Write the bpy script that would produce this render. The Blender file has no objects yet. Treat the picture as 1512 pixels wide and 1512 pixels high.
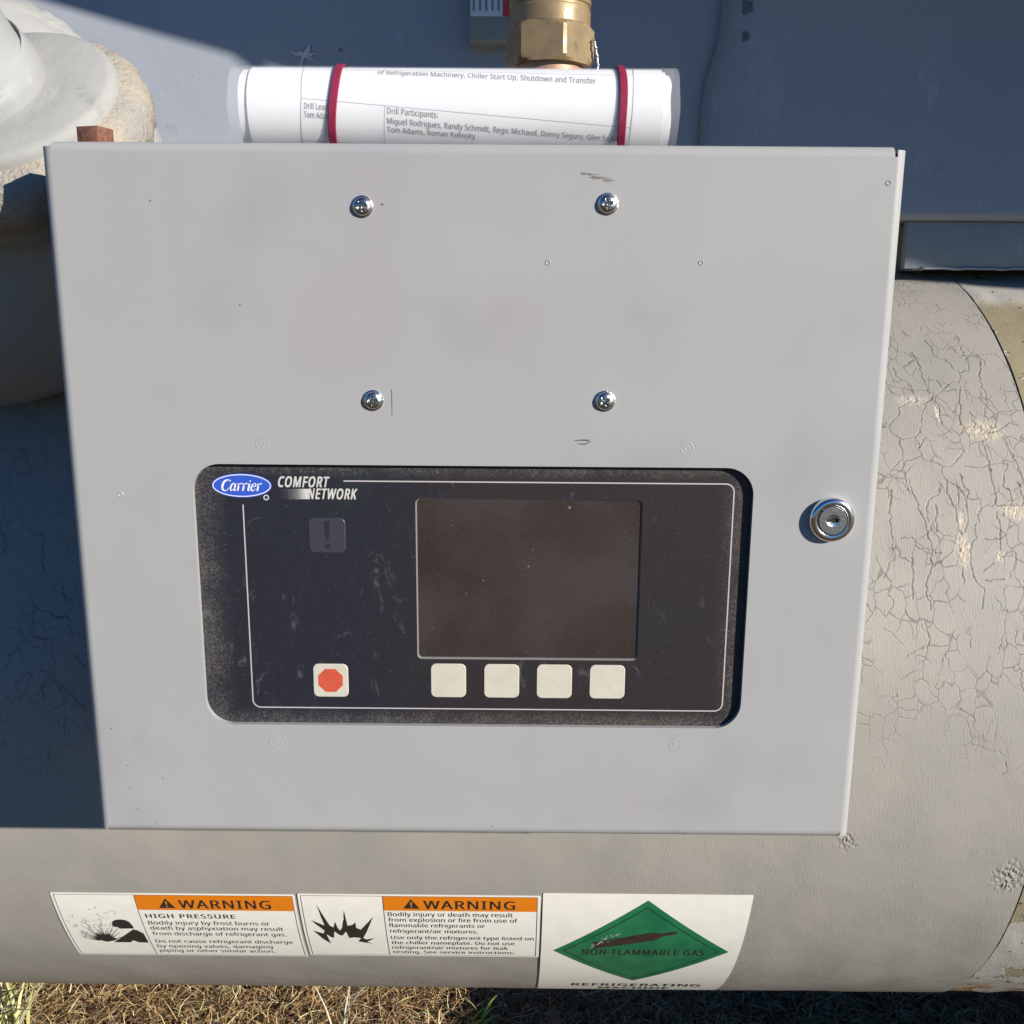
import bpy, bmesh, math, random
import numpy as np
from mathutils import Vector, Matrix, noise as mnoise
from mathutils.geometry import tessellate_polygon
rad = math.radians
S = bpy.context.scene
COL = S.collection
random.seed(7); RNG = np.random.default_rng(7)

# ------------------------------------------------------------------ camera, sky, sun, exposure
def look_basis(p, yw, r):
    f = Vector((math.sin(yw)*math.cos(p), math.cos(yw)*math.cos(p), -math.sin(p)))
    rt = Vector((math.cos(yw), -math.sin(yw), 0)); up = rt.cross(f)
    return f, rt*math.cos(r)+up*math.sin(r), -rt*math.sin(r)+up*math.cos(r)
cam = bpy.data.objects.new('camera', bpy.data.cameras.new('camera')); COL.objects.link(cam)
f_, r_, u_ = look_basis(rad(12.124), rad(-0.196), rad(0.423))
M = Matrix((r_, u_, -f_)).transposed().to_4x4(); M.translation = Vector((0.0276, -0.6357, 0.3706))
cam.matrix_world = M
cam.data.sensor_width = 36; cam.data.lens = 1450/1512*36
cam.data.clip_start = 0.01; cam.data.clip_end = 500
S.camera = cam
SUN = Vector((1.3, -1.0, 0.583)).normalized()
W = bpy.data.worlds.new('World'); S.world = W; W.use_nodes = True
wn = W.node_tree; bg = wn.nodes['Background']
sky = wn.nodes.new('ShaderNodeTexSky'); sky.sky_type = 'NISHITA'; sky.sun_disc = False
sky.sun_elevation = math.asin(SUN.z); sky.sun_rotation = math.atan2(SUN.x, SUN.y)
sky.air_density = 1.0; sky.dust_density = 0.0; sky.ozone_density = 6.0
hs = wn.nodes.new('ShaderNodeHueSaturation'); hs.inputs['Saturation'].default_value = 2.0; hs.inputs['Hue'].default_value = .513
wn.links.new(sky.outputs[0], hs.inputs['Color']); wn.links.new(hs.outputs[0], bg.inputs[0]); bg.inputs[1].default_value = 0.070
sl = bpy.data.lights.new('sun', 'SUN'); sl.energy = 4.6; sl.angle = rad(0.53); sl.color = (1.0, 0.94, 0.85)
so = bpy.data.objects.new('sun', sl); COL.objects.link(so)
so.rotation_euler = SUN.to_track_quat('Z', 'Y').to_euler(); so.location = SUN*20
S.view_settings.view_transform = 'Standard'; S.view_settings.look = 'None'
S.view_settings.exposure = 0.47; S.view_settings.gamma = 1; S.view_settings.use_curve_mapping = False

# ------------------------------------------------------------------ materials
def mat(name, color, rough=0.5, metal=0.0, spec=0.5, var=0.0, vscale=30, bump=0.0, bscale=200, detail=4, trans=0, alpha=1):
    m = bpy.data.materials.new(name); m.use_nodes = True
    nt = m.node_tree; b = nt.nodes['Principled BSDF']
    b.inputs['Base Color'].default_value = (*color, 1); b.inputs['Roughness'].default_value = rough
    b.inputs['Metallic'].default_value = metal; b.inputs['Specular IOR Level'].default_value = spec
    if trans: b.inputs['Transmission Weight'].default_value = trans
    if alpha < 1: b.inputs['Alpha'].default_value = alpha
    tc = nt.nodes.new('ShaderNodeTexCoord')
    if var:
        n = nt.nodes.new('ShaderNodeTexNoise'); n.inputs['Scale'].default_value = vscale; n.inputs['Detail'].default_value = detail
        nt.links.new(tc.outputs['Object'], n.inputs['Vector'])
        r = nt.nodes.new('ShaderNodeMapRange'); r.inputs[1].default_value = .3; r.inputs[2].default_value = .7
        r.inputs[3].default_value = 1-var; r.inputs[4].default_value = 1+var
        nt.links.new(n.outputs['Fac'], r.inputs[0])
        h = nt.nodes.new('ShaderNodeHueSaturation'); h.inputs['Color'].default_value = (*color, 1)
        nt.links.new(r.outputs[0], h.inputs['Value']); nt.links.new(h.outputs[0], b.inputs['Base Color'])
    if bump:
        n2 = nt.nodes.new('ShaderNodeTexNoise'); n2.inputs['Scale'].default_value = bscale; n2.inputs['Detail'].default_value = 3
        nt.links.new(tc.outputs['Object'], n2.inputs['Vector'])
        bp = nt.nodes.new('ShaderNodeBump'); bp.inputs['Strength'].default_value = bump; bp.inputs['Distance'].default_value = .001
        nt.links.new(n2.outputs['Fac'], bp.inputs['Height']); nt.links.new(bp.outputs[0], b.inputs['Normal'])
    return m

class NT:
    """small helper for hand-made node graphs"""
    def __init__(s, m): s.m = m; s.nt = m.node_tree; s.b = s.nt.nodes['Principled BSDF']
    def n(s, t, **k):
        x = s.nt.nodes.new(t)
        for a, v in k.items(): setattr(x, a, v)
        return x
    def L(s, a, b): s.nt.links.new(a, b)
    def noise(s, vec, scale, detail=3, rough=.5, dist=0):
        x = s.n('ShaderNodeTexNoise'); x.inputs['Scale'].default_value = scale; x.inputs['Detail'].default_value = detail
        x.inputs['Roughness'].default_value = rough; x.inputs['Distortion'].default_value = dist
        s.L(vec, x.inputs['Vector']); return x.outputs['Fac']
    def ramp(s, v, a, b, lo=0., hi=1.):
        x = s.n('ShaderNodeMapRange'); x.interpolation_type = 'SMOOTHSTEP'
        for i, q in zip((1, 2, 3, 4), (a, b, lo, hi)): x.inputs[i].default_value = q
        s.L(v, x.inputs[0]); return x.outputs[0]
    def mth(s, op, a, b=None, c=None):
        x = s.n('ShaderNodeMath'); x.operation = op
        for i, q in enumerate((a, b, c)):
            if q is None: continue
            if isinstance(q, (int, float)): x.inputs[i].default_value = q
            else: s.L(q, x.inputs[i])
        return x.outputs[0]
    def mix(s, f, a, b):
        x = s.n('ShaderNodeMix'); x.data_type = 'RGBA'
        for i, q in ((0, f), (6, a), (7, b)):
            if isinstance(q, (int, float)): x.inputs[i].default_value = q
            elif isinstance(q, tuple): x.inputs[i].default_value = (*q, 1)
            else: s.L(q, x.inputs[i])
        return x.outputs[2]
    def bump(s, h, strength, dist, nrm=None):
        x = s.n('ShaderNodeBump'); x.inputs['Strength'].default_value = strength; x.inputs['Distance'].default_value = dist
        s.L(h, x.inputs['Height'])
        if nrm: s.L(nrm, x.inputs['Normal'])
        return x.outputs[0]
    def mapping(s, vec, scale, loc=(0, 0, 0)):
        x = s.n('ShaderNodeMapping'); x.inputs['Scale'].default_value = scale; x.inputs['Location'].default_value = loc
        s.L(vec, x.inputs['Vector']); return x.outputs[0]

def insulation_material():
    m = mat('painted_insulation', (.40, .375, .33), .6, spec=.35); g = NT(m)
    uv = g.n('ShaderNodeUVMap').outputs[0]; sep = g.n('ShaderNodeSeparateXYZ'); g.L(uv, sep.inputs[0]); X = sep.outputs[0]; Y = sep.outputs[1]
    at = g.n('ShaderNodeAttribute'); at.attribute_name = 'wear'
    foam = g.n('ShaderNodeSeparateColor'); g.L(at.outputs['Color'], foam.inputs[0])
    big = g.noise(uv, 9, 4); c = g.mix(g.ramp(big, .35, .7), (.368, .342, .300), (.335, .316, .282))
    # dirt streaks, run down round the shell
    st = g.noise(g.mapping(uv, (60, 7, 1)), 1, 4); c = g.mix(g.ramp(st, .55, .8, 0, .25), c, (.30, .27, .20))
    sp = g.noise(uv, 420, 2); c = g.mix(g.ramp(sp, .68, .78, 0, .35), c, (.25, .22, .18))
    # greenish grime towards the end seam, low on the shell
    gr = g.mth('MULTIPLY', g.ramp(g.noise(uv, 22, 5), .45, .7), g.mth('MULTIPLY', g.ramp(X, .2, .45), g.ramp(Y, .2, .36)))
    c = g.mix(g.mth('MULTIPLY', gr, .6), c, (.28, .26, .15))
    # low run of splash dust along the underside
    c = g.mix(g.mth('MULTIPLY', g.ramp(Y, .33, .42), g.ramp(g.noise(uv, 30, 4), .3, .6, .15, .6)), c, (.36, .30, .20))
    # crack dirt / exposed foam from the vertex attribute
    c = g.mix(foam.outputs[1], c, (.58, .50, .38)); c = g.mix(foam.outputs[2], c, (.62, .56, .48)); c = g.mix(foam.outputs[0], c, (.085, .07, .055))
    g.L(c, g.b.inputs['Base Color'])
    fade = g.mth('MULTIPLY', g.ramp(X, -.02, .2, .12, 1), g.ramp(g.noise(uv, 14, 2), .3, .6, .35, 1))
    br = g.noise(g.mapping(uv, (1, .13, 1)), 900, 3, .6); fine = g.noise(uv, 1500, 2)
    h = g.mth('MULTIPLY', g.mth('ADD', br, g.mth('MULTIPLY', fine, .5)), fade)
    vo = g.n('ShaderNodeTexVoronoi'); vo.feature = 'DISTANCE_TO_EDGE'; vo.inputs['Scale'].default_value = 1
    dv = g.n('ShaderNodeVectorMath'); dv.operation = 'ADD'
    nz = g.n('ShaderNodeTexNoise'); nz.inputs['Scale'].default_value = 55; g.L(uv, nz.inputs[0])
    sc = g.n('ShaderNodeVectorMath'); sc.operation = 'SCALE'; sc.inputs['Scale'].default_value = .018; g.L(nz.outputs['Color'], sc.inputs[0])
    g.L(uv, dv.inputs[0]); g.L(sc.outputs[0], dv.inputs[1]); g.L(g.mapping(dv.outputs[0], (80, 50, 1)), vo.inputs['Vector'])
    side = g.mth('ADD', g.mth('MULTIPLY', g.ramp(X, .27, .34), g.ramp(Y, .06, -.14)), g.mth('MULTIPLY', g.ramp(X, -.31, -.37), g.mth('MULTIPLY', g.ramp(Y, .05, -.02), .8)))
    ck = g.mth('MULTIPLY', g.ramp(vo.outputs['Distance'], .0, .040, 1, 0), g.mth('MULTIPLY', g.ramp(g.noise(uv, 24, 2), .42, .56), side))
    g.L(g.mix(g.mth('MULTIPLY', ck, .55), c, (.13, .11, .09)), g.b.inputs['Base Color'])
    n1 = g.bump(h, .5, .0008); n2 = g.bump(g.mth('SUBTRACT', 1., ck), .6, .0006, n1)
    n3 = g.bump(g.noise(uv, 12, 3), .5, .004, n2)
    g.L(n3, g.b.inputs['Normal'])
    return m

def end_band_material():
    m = mat('flaking_end_band', (.3, .26, .16), .65, spec=.3); g = NT(m)
    uv = g.n('ShaderNodeUVMap').outputs[0]; sep = g.n('ShaderNodeSeparateXYZ'); g.L(uv, sep.inputs[0]); X = sep.outputs[0]; Y = sep.outputs[1]
    c = g.mix(g.ramp(g.noise(uv, 30, 5), .3, .7), (.31, .265, .165), (.27, .235, .15))
    pn = g.noise(uv, 16, 6, .6)
    up = g.ramp(Y, -.50, -.53); low = g.ramp(Y, .12, .2); mid = g.ramp(g.noise(uv, 40, 4), .64, .68)
    pm = g.mth('MAXIMUM', g.mth('MAXIMUM', g.mth('MULTIPLY', g.ramp(pn, .40, .42), up), g.mth('MULTIPLY', g.ramp(pn, .45, .47), low)), mid)
    c = g.mix(pm, c, (.42, .40, .36))
    rs = g.mth('MULTIPLY', g.ramp(g.noise(uv, 35, 6), .48, .56), g.ramp(Y, .3, .37)); c = g.mix(rs, c, (.36, .17, .07))
    dk = g.ramp(g.noise(uv, 120, 4), .66, .7); c = g.mix(dk, c, (.06, .05, .035))
    g.L(c, g.b.inputs['Base Color'])
    n1 = g.bump(pm, .8, .0015); n2 = g.bump(g.noise(uv, 300, 4), .5, .001, n1); g.L(n2, g.b.inputs['Normal'])
    return m

def enamel_material(name, c1, c2, rough=.5, bump=.25):
    m = mat(name, c1, rough, spec=.4); g = NT(m)
    tc = g.n('ShaderNodeTexCoord').outputs['Object']
    c = g.mix(g.ramp(g.noise(tc, 5, 3), .35, .65), c1, c2)
    c = g.mix(g.ramp(g.noise(tc, 350, 2), .70, .78, 0, .5), c, tuple(v*.45 for v in c1))
    sc = g.noise(g.mapping(tc, (3, 1, 1)), 14, 6, .7); c = g.mix(g.ramp(sc, .60, .74, 0, .55), c, tuple(min(1, v*1.5) for v in c1)); sc2 = g.noise(g.mapping(tc, (9, 9, 3), (2, 0, 5)), 1, 7, .75); c = g.mix(g.ramp(sc2, .60, .70, 0, .30), c, tuple(min(1, v*1.45) for v in c1))
    st = g.noise(tc, 28, 5, .6); c = g.mix(g.ramp(st, .62, .75, 0, .45), c, tuple(v*.55 for v in c1))
    g.L(c, g.b.inputs['Base Color'])
    g.L(g.bump(g.noise(tc, 40, 4), bump, .002, g.bump(g.noise(tc, 600, 2), .15, .0006)), g.b.inputs['Normal'])
    return m

def door_material():
    m = mat('powder_coated_door', (.36, .37, .375), .42, spec=.35); g = NT(m)
    tc = g.n('ShaderNodeTexCoord').outputs['Object']
    c = g.mix(g.ramp(g.noise(tc, 6, 2), .35, .65), (.385, .385, .38), (.395, .392, .38))
    c = g.mix(g.ramp(g.noise(g.mapping(tc, (1, 1, 1), (3, 1, 2)), 7, 1), .56, .68, 0, .55), c, (.385, .358, .37))
    c = g.mix(g.ramp(g.noise(tc, 700, 1), .80, .83, 0, .6), c, (.12, .11, .10))
    sm = g.noise(tc, 24, 3); c = g.mix(g.ramp(sm, .6, .8, 0, .2), c, (.27, .27, .275)); c = g.mix(g.ramp(g.noise(tc, 10, 2), .54, .72, 0, .32), c, (.30, .30, .305)); c = g.mix(g.mth('MULTIPLY', g.ramp(g.noise(g.mapping(tc, (40, 1, 3)), 1, 4), (.58), .72, 0, .06), 1.), c, (.28, .275, .265))
    g.L(c, g.b.inputs['Base Color'])
    g.L(g.ramp(g.noise(tc, 9, 3), .3, .7, .36, .5), g.b.inputs['Roughness'])
    g.L(g.bump(g.noise(tc, 4.5, 2), .35, .006, g.bump(g.noise(tc, 1600, 2), .12, .0002)), g.b.inputs['Normal'])
    return m

def fascia_material():
    m = mat('dusty_black_polycarbonate', (.03, .03, .04), .42, spec=.45); g = NT(m)
    tc = g.n('ShaderNodeTexCoord').outputs['Object']; sep = g.n('ShaderNodeSeparateXYZ'); g.L(tc, sep.inputs[0])
    X, Z = sep.outputs[0], sep.outputs[2]
    c = g.mix(g.ramp(X, -.09, .02), (.021, .022, .031), (.031, .025, .027))  # reflection tint painted in: bluish at the left, brownish at the right
    c = g.mix(g.ramp(g.noise(tc, 17, 2), .55, .7, 0, .6), c, (.024, .031, .029))
    # dust settled in from the rim of the cut-out
    dx = g.mth('SUBTRACT', .187, g.mth('ABSOLUTE', X)); dz = g.mth('SUBTRACT', .0925, g.mth('ABSOLUTE', g.mth('SUBTRACT', Z, .1735)))
    rim = g.mth('MAXIMUM', g.ramp(dx, .004, .026, 1, 0), g.mth('MAXIMUM', g.ramp(dz, .002, .013, 1, 0), 0.))
    rimn = g.mth('MULTIPLY', rim, g.ramp(g.noise(tc, 45, 4), .25, .65, .35, 1))
    grain = g.ramp(g.noise(tc, 800, 3, .8), .46, .60)
    du = g.mth('MULTIPLY', rimn, g.mth('MULTIPLY_ADD', grain, .75, .15)); c = g.mix(g.mth('MULTIPLY', du, .55), c, (.19, .165, .13))
    # specks all over
    c = g.mix(g.ramp(g.noise(tc, 800, 2), .69, .75, 0, .24), c, (.30, .28, .27))
    # wipe marks and scuffs
    w1 = g.noise(g.mapping(tc, (60, 60, 25)), 1, 6, .75, 1.5); msk = g.mth('MAXIMUM', g.ramp(g.noise(tc, 22, 2), .52, .66), g.mth('MULTIPLY', g.mth('MULTIPLY', g.ramp(X, -.03, -.07), g.ramp(Z, .20, .17)), g.ramp(g.noise(tc, 40, 2), .42, .62, 0, .8)))
    c = g.mix(g.mth('MULTIPLY', g.ramp(w1, .56, .66, 0, .42), msk), c, (.20, .20, .23))
    g.L(c, g.b.inputs['Base Color'])
    g.L(g.ramp(du, 0, .5, .36, .85), g.b.inputs['Roughness'])
    return m

def screen_material():
    m = mat('dead_lcd_screen', (.06, .05, .045), .30, spec=.5); g = NT(m)
    tc = g.n('ShaderNodeTexCoord').outputs['Object']
    c = g.mix(g.ramp(g.noise(tc, 14, 3), .35, .65), (.034, .025, .022), (.052, .042, .040))
    c = g.mix(g.ramp(g.noise(tc, 900, 3, .8), .5, .7, 0, .32), c, (.14, .12, .10))
    c = g.mix(g.ramp(g.noise(tc, 500, 2), .74, .77, 0, .8), c, (.02, .02, .02))
    c = g.mix(g.ramp(g.noise(tc, 260, 2), .75, .78, 0, .5), c, (.3, .28, .24))
    g.L(c, g.b.inputs['Base Color']); return m

def brass_material(name, c1, c2, rough):
    m = mat(name, c1, rough, metal=.22); g = NT(m)
    tc = g.n('ShaderNodeTexCoord').outputs['Object']
    c = g.mix(g.ramp(g.noise(tc, 60, 4), .35, .7), c1, c2); c = g.mix(g.ramp(g.noise(tc, 170, 3), .6, .75, 0, .6), c, tuple(v*.45 for v in c1))
    g.L(c, g.b.inputs['Base Color']); g.L(g.ramp(g.noise(tc, 90, 3), .3, .7, rough-.06, rough+.14), g.b.inputs['Roughness'])
    g.L(g.bump(g.noise(tc, 500, 2), .2, .0005), g.b.inputs['Normal'])
    return m

def elbow_material(N, C):
    m = mat('mastic_covered_elbow', (.44, .42, .38), .7, spec=.3); g = NT(m)
    tc = g.n('ShaderNodeTexCoord').outputs['Object']
    d = g.n('ShaderNodeVectorMath'); d.operation = 'DOT_PRODUCT'; d.inputs[1].default_value = N; g.L(tc, d.inputs[0]); t = d.outputs['Value']
    t2 = g.mth('ADD', t, g.mth('MULTIPLY', g.noise(tc, 45, 4), .02))
    band = g.mth('MULTIPLY', g.ramp(t2, .050, .075), g.ramp(t2, .135, .120))
    c = g.mix(g.ramp(g.noise(tc, 12, 4), .4, .65), (.40, .40, .38), (.37, .37, .36)); 
    pit = g.mth('MULTIPLY', g.ramp(g.noise(tc, 160, 3), .6, .68), band); c = g.mix(g.mth('MULTIPLY', pit, .1), c, (.16, .12, .08))
    g.L(c, g.b.inputs['Base Color'])
    h = g.mth('MULTIPLY', g.noise(tc, 140, 4, .6), .15); g.L(g.bump(h, .7, .003), g.b.inputs['Normal'])
    return m

def lip_material():
    m = mat('crumbled_beige_foam', (.50, .43, .33), .8, spec=.2); g = NT(m)
    tc = g.n('ShaderNodeTexCoord').outputs['Object']
    c = g.mix(g.ramp(g.noise(tc, 35, 4), .35, .65), (.44, .39, .31), (.37, .35, .31)); c = g.mix(g.ramp(g.noise(tc, 300, 4, .7), .55, .70, 0, .6), c, (.24, .19, .13))
    g.L(c, g.b.inputs['Base Color']); g.L(g.bump(g.noise(tc, 260, 4, .65), .9, .003), g.b.inputs['Normal']); return m

def straw_material():
    m = mat('dry_straw', (.4, .28, .1), .75, spec=.2); g = NT(m)
    at = g.n('ShaderNodeAttribute'); at.attribute_name = 'tint'; g.L(at.outputs['Color'], g.b.inputs['Base Color']); return m

def soil_material():
    m = mat('dry_soil', (.07, .05, .03), .9, spec=.1); g = NT(m)
    tc = g.n('ShaderNodeTexCoord').outputs['Object']
    c = g.mix(g.ramp(g.noise(tc, 25, 6, .7), .35, .65), (.06, .042, .024), (.17, .12, .06))
    g.L(c, g.b.inputs['Base Color']); g.L(g.bump(g.noise(tc, 90, 5), 1, .01), g.b.inputs['Normal']); return m

MT = {
 'ins': insulation_material(), 'band': end_band_material(), 'door': door_material(),
 'enc': mat('enclosure_grey_paint', (.30, .30, .29), .5, var=.08),
 'cond': enamel_material('condenser_grey_enamel', (.330, .356, .400), (.350, .372, .410), .5),
 'plate': enamel_material('bracket_grey_enamel', (.28, .32, .33), (.31, .34, .35), .5),
 'fascia': fascia_material(), 'screen': screen_material(),
 'bezel': mat('screen_bezel_plastic', (.20, .19, .17), .35, spec=.5),
 'white_print': mat('white_print', (.62, .60, .56), .5, var=.06, vscale=300),
 'line_print': mat('silver_line_print', (.50, .47, .46), .45),
 'cream_key': mat('cream_key', (.60, .56, .46), .45, var=.05, vscale=120),
 'red_key': mat('red_octagon_print', (.60, .095, .05), .45, var=.06, vscale=200),
 'grey_key': mat('unlit_alert_key', (.046, .045, .060), .42), 'dark_print': mat('dark_print', (.025, .024, .032), .4),
 'blue': mat('oval_blue_print', (.035, .10, .55), .4, var=.05, vscale=300), 'logo_white': mat('logo_white_print', (.80, .82, .88), .4),
 'chrome': mat('worn_chrome', (.78, .77, .76), .18, metal=1), 'plug': mat('lock_plug_metal', (.62, .61, .63), .30, metal=1, bump=.2, bscale=900),
 'steel': mat('zinc_screw', (.58, .56, .53), .26, metal=1, var=.2, vscale=700, bump=.3, bscale=900), 'black': mat('black_void', (.01, .01, .01), .6),
 'decal': mat('vinyl_decal', (.93, .90, .80), .38, spec=.5, var=.03, vscale=60), 'ink': mat('black_ink', (.03, .026, .022), .5),
 'orange': mat('safety_orange_ink', (.80, .225, .010), .4, var=.04, vscale=200), 'green': None, 'green_dark': mat('dark_green_ink', (.012, .06, .03), .45),
 'brown_ink': mat('rusty_brown_ink', (.042, .026, .020), .55, var=.3, vscale=200),
 'paper': mat('copy_paper', (.84, .84, .85), .7, spec=.2, var=.02, vscale=20), 'toner': mat('toner', (.14, .14, .15), .7), 'toner_line': mat('toner_line', (.25, .25, .27), .7),
 'plastic': mat('clear_sleeve_plastic', (.86, .86, .87), .12, spec=.6, alpha=.12), 'rubber': mat('crimson_rubber', (.27, .022, .06), .55, spec=.3, var=.12, vscale=200, bump=.3, bscale=500),
 'brass': brass_material('weathered_brass', (.31, .22, .115), (.25, .18, .10), .40), 'copper': brass_material('dull_copper', (.50, .29, .18), (.42, .27, .18), .42),
 'wire': mat('seal_wire', (.75, .75, .74), .35, metal=1), 'cable': mat('grey_cable', (.24, .27, .28), .6),
 'box': mat('painted_switch_box', (.25, .28, .26), .5, var=.1), 'redink': mat('red_label_ink', (.55, .05, .04), .5), 'pale': mat('pale_label', (.70, .74, .76), .5),
 'rust': mat('rusty_square_steel', (.20, .085, .055), .75, var=.35, vscale=400, bump=.6, bscale=500), 'lip': lip_material(), 'splat': mat('white_paint_splat', (.62, .62, .62), .7, var=.2, vscale=200),
 'riser': enamel_material('riser_light_grey_enamel', (.32, .33, .325), (.36, .365, .355), .6, .25), 'collar': enamel_material('collar_grey_enamel', (.34, .345, .33), (.38, .375, .355), .72, .7),
 'straw': straw_material(), 'soil': soil_material(), 'board': mat('old_fence_board', (.12, .06, .045), .8, var=.3, vscale=10), 'leaf': mat('shrub_leaf', (.05, .09, .03), .6, var=.3, vscale=30),
 'deadleaf': mat('dead_leaf', (.34, .16, .08), .7, var=.3, vscale=90), 'casing': enamel_material('casing_enamel', (.35, .36, .35), (.39, .39, .37)), 'shade_grey': mat('shade_block_grey', (.3, .29, .27), .9, var=.15),
 'scuff': mat('scuffed_bare_metal', (.26, .19, .14), .6, var=.3, vscale=900), 'scratch': mat('dark_scratch', (.10, .09, .08), .6), 'stain': mat('dark_oily_stain', (.16, .17, .17), .5, var=.3, vscale=60), 'weld': mat('raised_paint_ring', (.38, .39, .395), .4),
}
def green_material():
    m = mat('faded_green_ink', (.02, .22, .08), .42); g = NT(m)
    uv = g.n('ShaderNodeTexCoord').outputs['Object']
    c = g.mix(g.ramp(g.noise(uv, 40, 5), .35, .7), (.010, .155, .065), (.022, .20, .085)); c = g.mix(g.ramp(g.noise(g.mapping(uv, (1, 1, 4)), 70, 5, .7), .62, .75, 0, .5), c, (.12, .26, .15))
    g.L(c, g.b.inputs['Base Color']); return m
MT['green'] = green_material()

# ------------------------------------------------------------------ object helpers
def link(name, me, m=None, parent=None, smooth=False):
    o = bpy.data.objects.new(name, me); COL.objects.link(o)
    if m is not None and not me.materials: me.materials.append(MT[m] if isinstance(m, str) else m)
    if parent: o.parent = parent; o.matrix_parent_inverse = Matrix.Translation(-parent.location) if False else Matrix()
    if smooth:
        me.polygons.foreach_set('use_smooth', [True]*len(me.polygons))
    return o
def mesh(name, V, F):
    me = bpy.data.meshes.new(name); me.from_pydata([tuple(v) for v in V], [], F); me.update(); return me
def obj(name, V, F, m, parent=None, smooth=False): return link(name, mesh(name, V, F), m, parent, smooth)
def thing(name, label, cat, group=None):
    o = bpy.data.objects.new(name, None); COL.objects.link(o); o.empty_display_size = .05
    tag(o, label, cat, group); return o
def tag(o, label, cat=None, group=None, kind=None):
    if label: o['label'] = label
    if cat: o['category'] = cat
    if group: o['group'] = group
    if kind: o['kind'] = kind
    return o
def part_label(o, t): o['label'] = t; return o
def sharp(o, ang=35):
    me = o.data; me.polygons.foreach_set('use_smooth', [True]*len(me.polygons)); me.set_sharp_from_angle(angle=rad(ang)); return o

def box_vf(x0, x1, y0, y1, z0, z1):
    V = [(x, y, z) for x in (x0, x1) for y in (y0, y1) for z in (z0, z1)]
    return V, [(0, 1, 3, 2), (4, 6, 7, 5), (0, 4, 5, 1), (2, 3, 7, 6), (0, 2, 6, 4), (1, 5, 7, 3)]
def bevel_obj(o, w, seg=2):
    bm = bmesh.new(); bm.from_mesh(o.data); bmesh.ops.bevel(bm, geom=bm.edges[:], offset=w, segments=seg, profile=.5, affect='EDGES')
    bm.to_mesh(o.data); bm.free(); return sharp(o, 40)
def lathe(name, prof, m, parent, origin, axis, n=64, cap=True, smooth=True, ang=35):
    """prof = [(radius, height along axis)]"""
    ax = Vector(axis).normalized(); q = ax.to_track_quat('Z', 'Y'); o0 = Vector(origin); V = []; F = []
    for r, h in prof:
        for k in range(n):
            a = 2*math.pi*k/n; V.append(o0 + q @ Vector((r*math.cos(a), r*math.sin(a), h)))
    for i in range(len(prof)-1):
        for k in range(n):
            F.append((i*n+k, i*n+(k+1) % n, (i+1)*n+(k+1) % n, (i+1)*n+k))
    if cap: F.append(tuple(range(n))[::-1]); F.append(tuple((len(prof)-1)*n+k for k in range(n)))
    o = obj(name, V, F, m, parent); return sharp(o, ang)
def tube(name, pts, r, m, parent=None, n=10, closed=False, radii=None):
    P = [Vector(p) for p in pts]; V = []; F = []; N_ = len(P); up = None
    for i, p in enumerate(P):
        t = (P[(i+1) % N_]-P[i-1]) if closed else (P[min(i+1, N_-1)]-P[max(i-1, 0)]); t.normalize()
        if up is None: up = t.orthogonal().normalized()
        up = (up - t*up.dot(t)).normalized(); b = t.cross(up); rr = radii[i] if radii else r
        for k in range(n):
            a = 2*math.pi*k/n; V.append(p + up*math.cos(a)*rr + b*math.sin(a)*rr)
    for i in range(N_ if closed else N_-1):
        j = (i+1) % N_
        for k in range(n): F.append((i*n+k, i*n+(k+1) % n, j*n+(k+1) % n, j*n+k))
    if not closed: F.append(tuple(range(n))[::-1]); F.append(tuple((N_-1)*n+k for k in range(n)))
    return obj(name, V, F, m, parent, True)
def spline(pts, k=8):
    P = [Vector(p) for p in pts]; out = []
    for i in range(len(P)-1):
        a, b, c, d = P[max(i-1, 0)], P[i], P[i+1], P[min(i+2, len(P)-1)]
        for j in range(k):
            t = j/k; out.append(.5*((2*b)+(c-a)*t+(2*a-5*b+4*c-d)*t*t+(3*b-a-3*c+d)*t**3))
    out.append(P[-1]); return out

# ------------------------------------------------------------------ flat print laid on a surface (map: (u, v) -> point)
def panel_map(y): return lambda u, v, o=0: (u, y-o, v)
YC, ZC, R = 0.6166, -0.0361, 0.45                 # lower (cooler) shell
def shell_pt(x, s, off=0.0):                        # s = arc length below the shell's front-most line
    a = s/R; return (x, YC-(R+off)*math.cos(a), ZC-(R+off)*math.sin(a))
def shell_map(off): return lambda u, v, o=0: shell_pt(u, v, off+o)
RY, RZ, RR = .05, .491, .027                       # paper roll
def roll_map(off): return lambda u, v, o=0: (u, RY-(RR+off+o)*math.cos(v/RR), RZ+(RR+off+o)*math.sin(v/RR))
def flat(name, V2, F, fn, m, parent, step=None, axis=1):
    """2D mesh -> optional slicing along v -> mapped"""
    bm = bmesh.new(); vs = [bm.verts.new((v[0], v[1], v[2] if len(v) > 2 else 0)) for v in V2]; layered = any(len(v) > 2 for v in V2[:1])
    for f in F:
        try: bm.faces.new([vs[i] for i in f])
        except ValueError: pass
    if step:
        lo = min(v[axis] for v in V2); hi = max(v[axis] for v in V2); t = lo+step
        while t < hi:
            co = [0, 0, 0]; co[axis] = t; no = [0, 0, 0]; no[axis] = 1
            bmesh.ops.bisect_plane(bm, geom=bm.verts[:]+bm.edges[:]+bm.faces[:], plane_co=co, plane_no=no); t += step
    for v in bm.verts: v.co = fn(v.co.x, v.co.y, v.co.z) if layered else fn(v.co.x, v.co.y)
    me = bpy.data.meshes.new(name); bm.to_mesh(me); bm.free(); return link(name, me, m, parent)
def poly(pts): return tess([pts]) if len(pts) > 4 else (pts, [tuple(range(len(pts)))])
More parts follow.
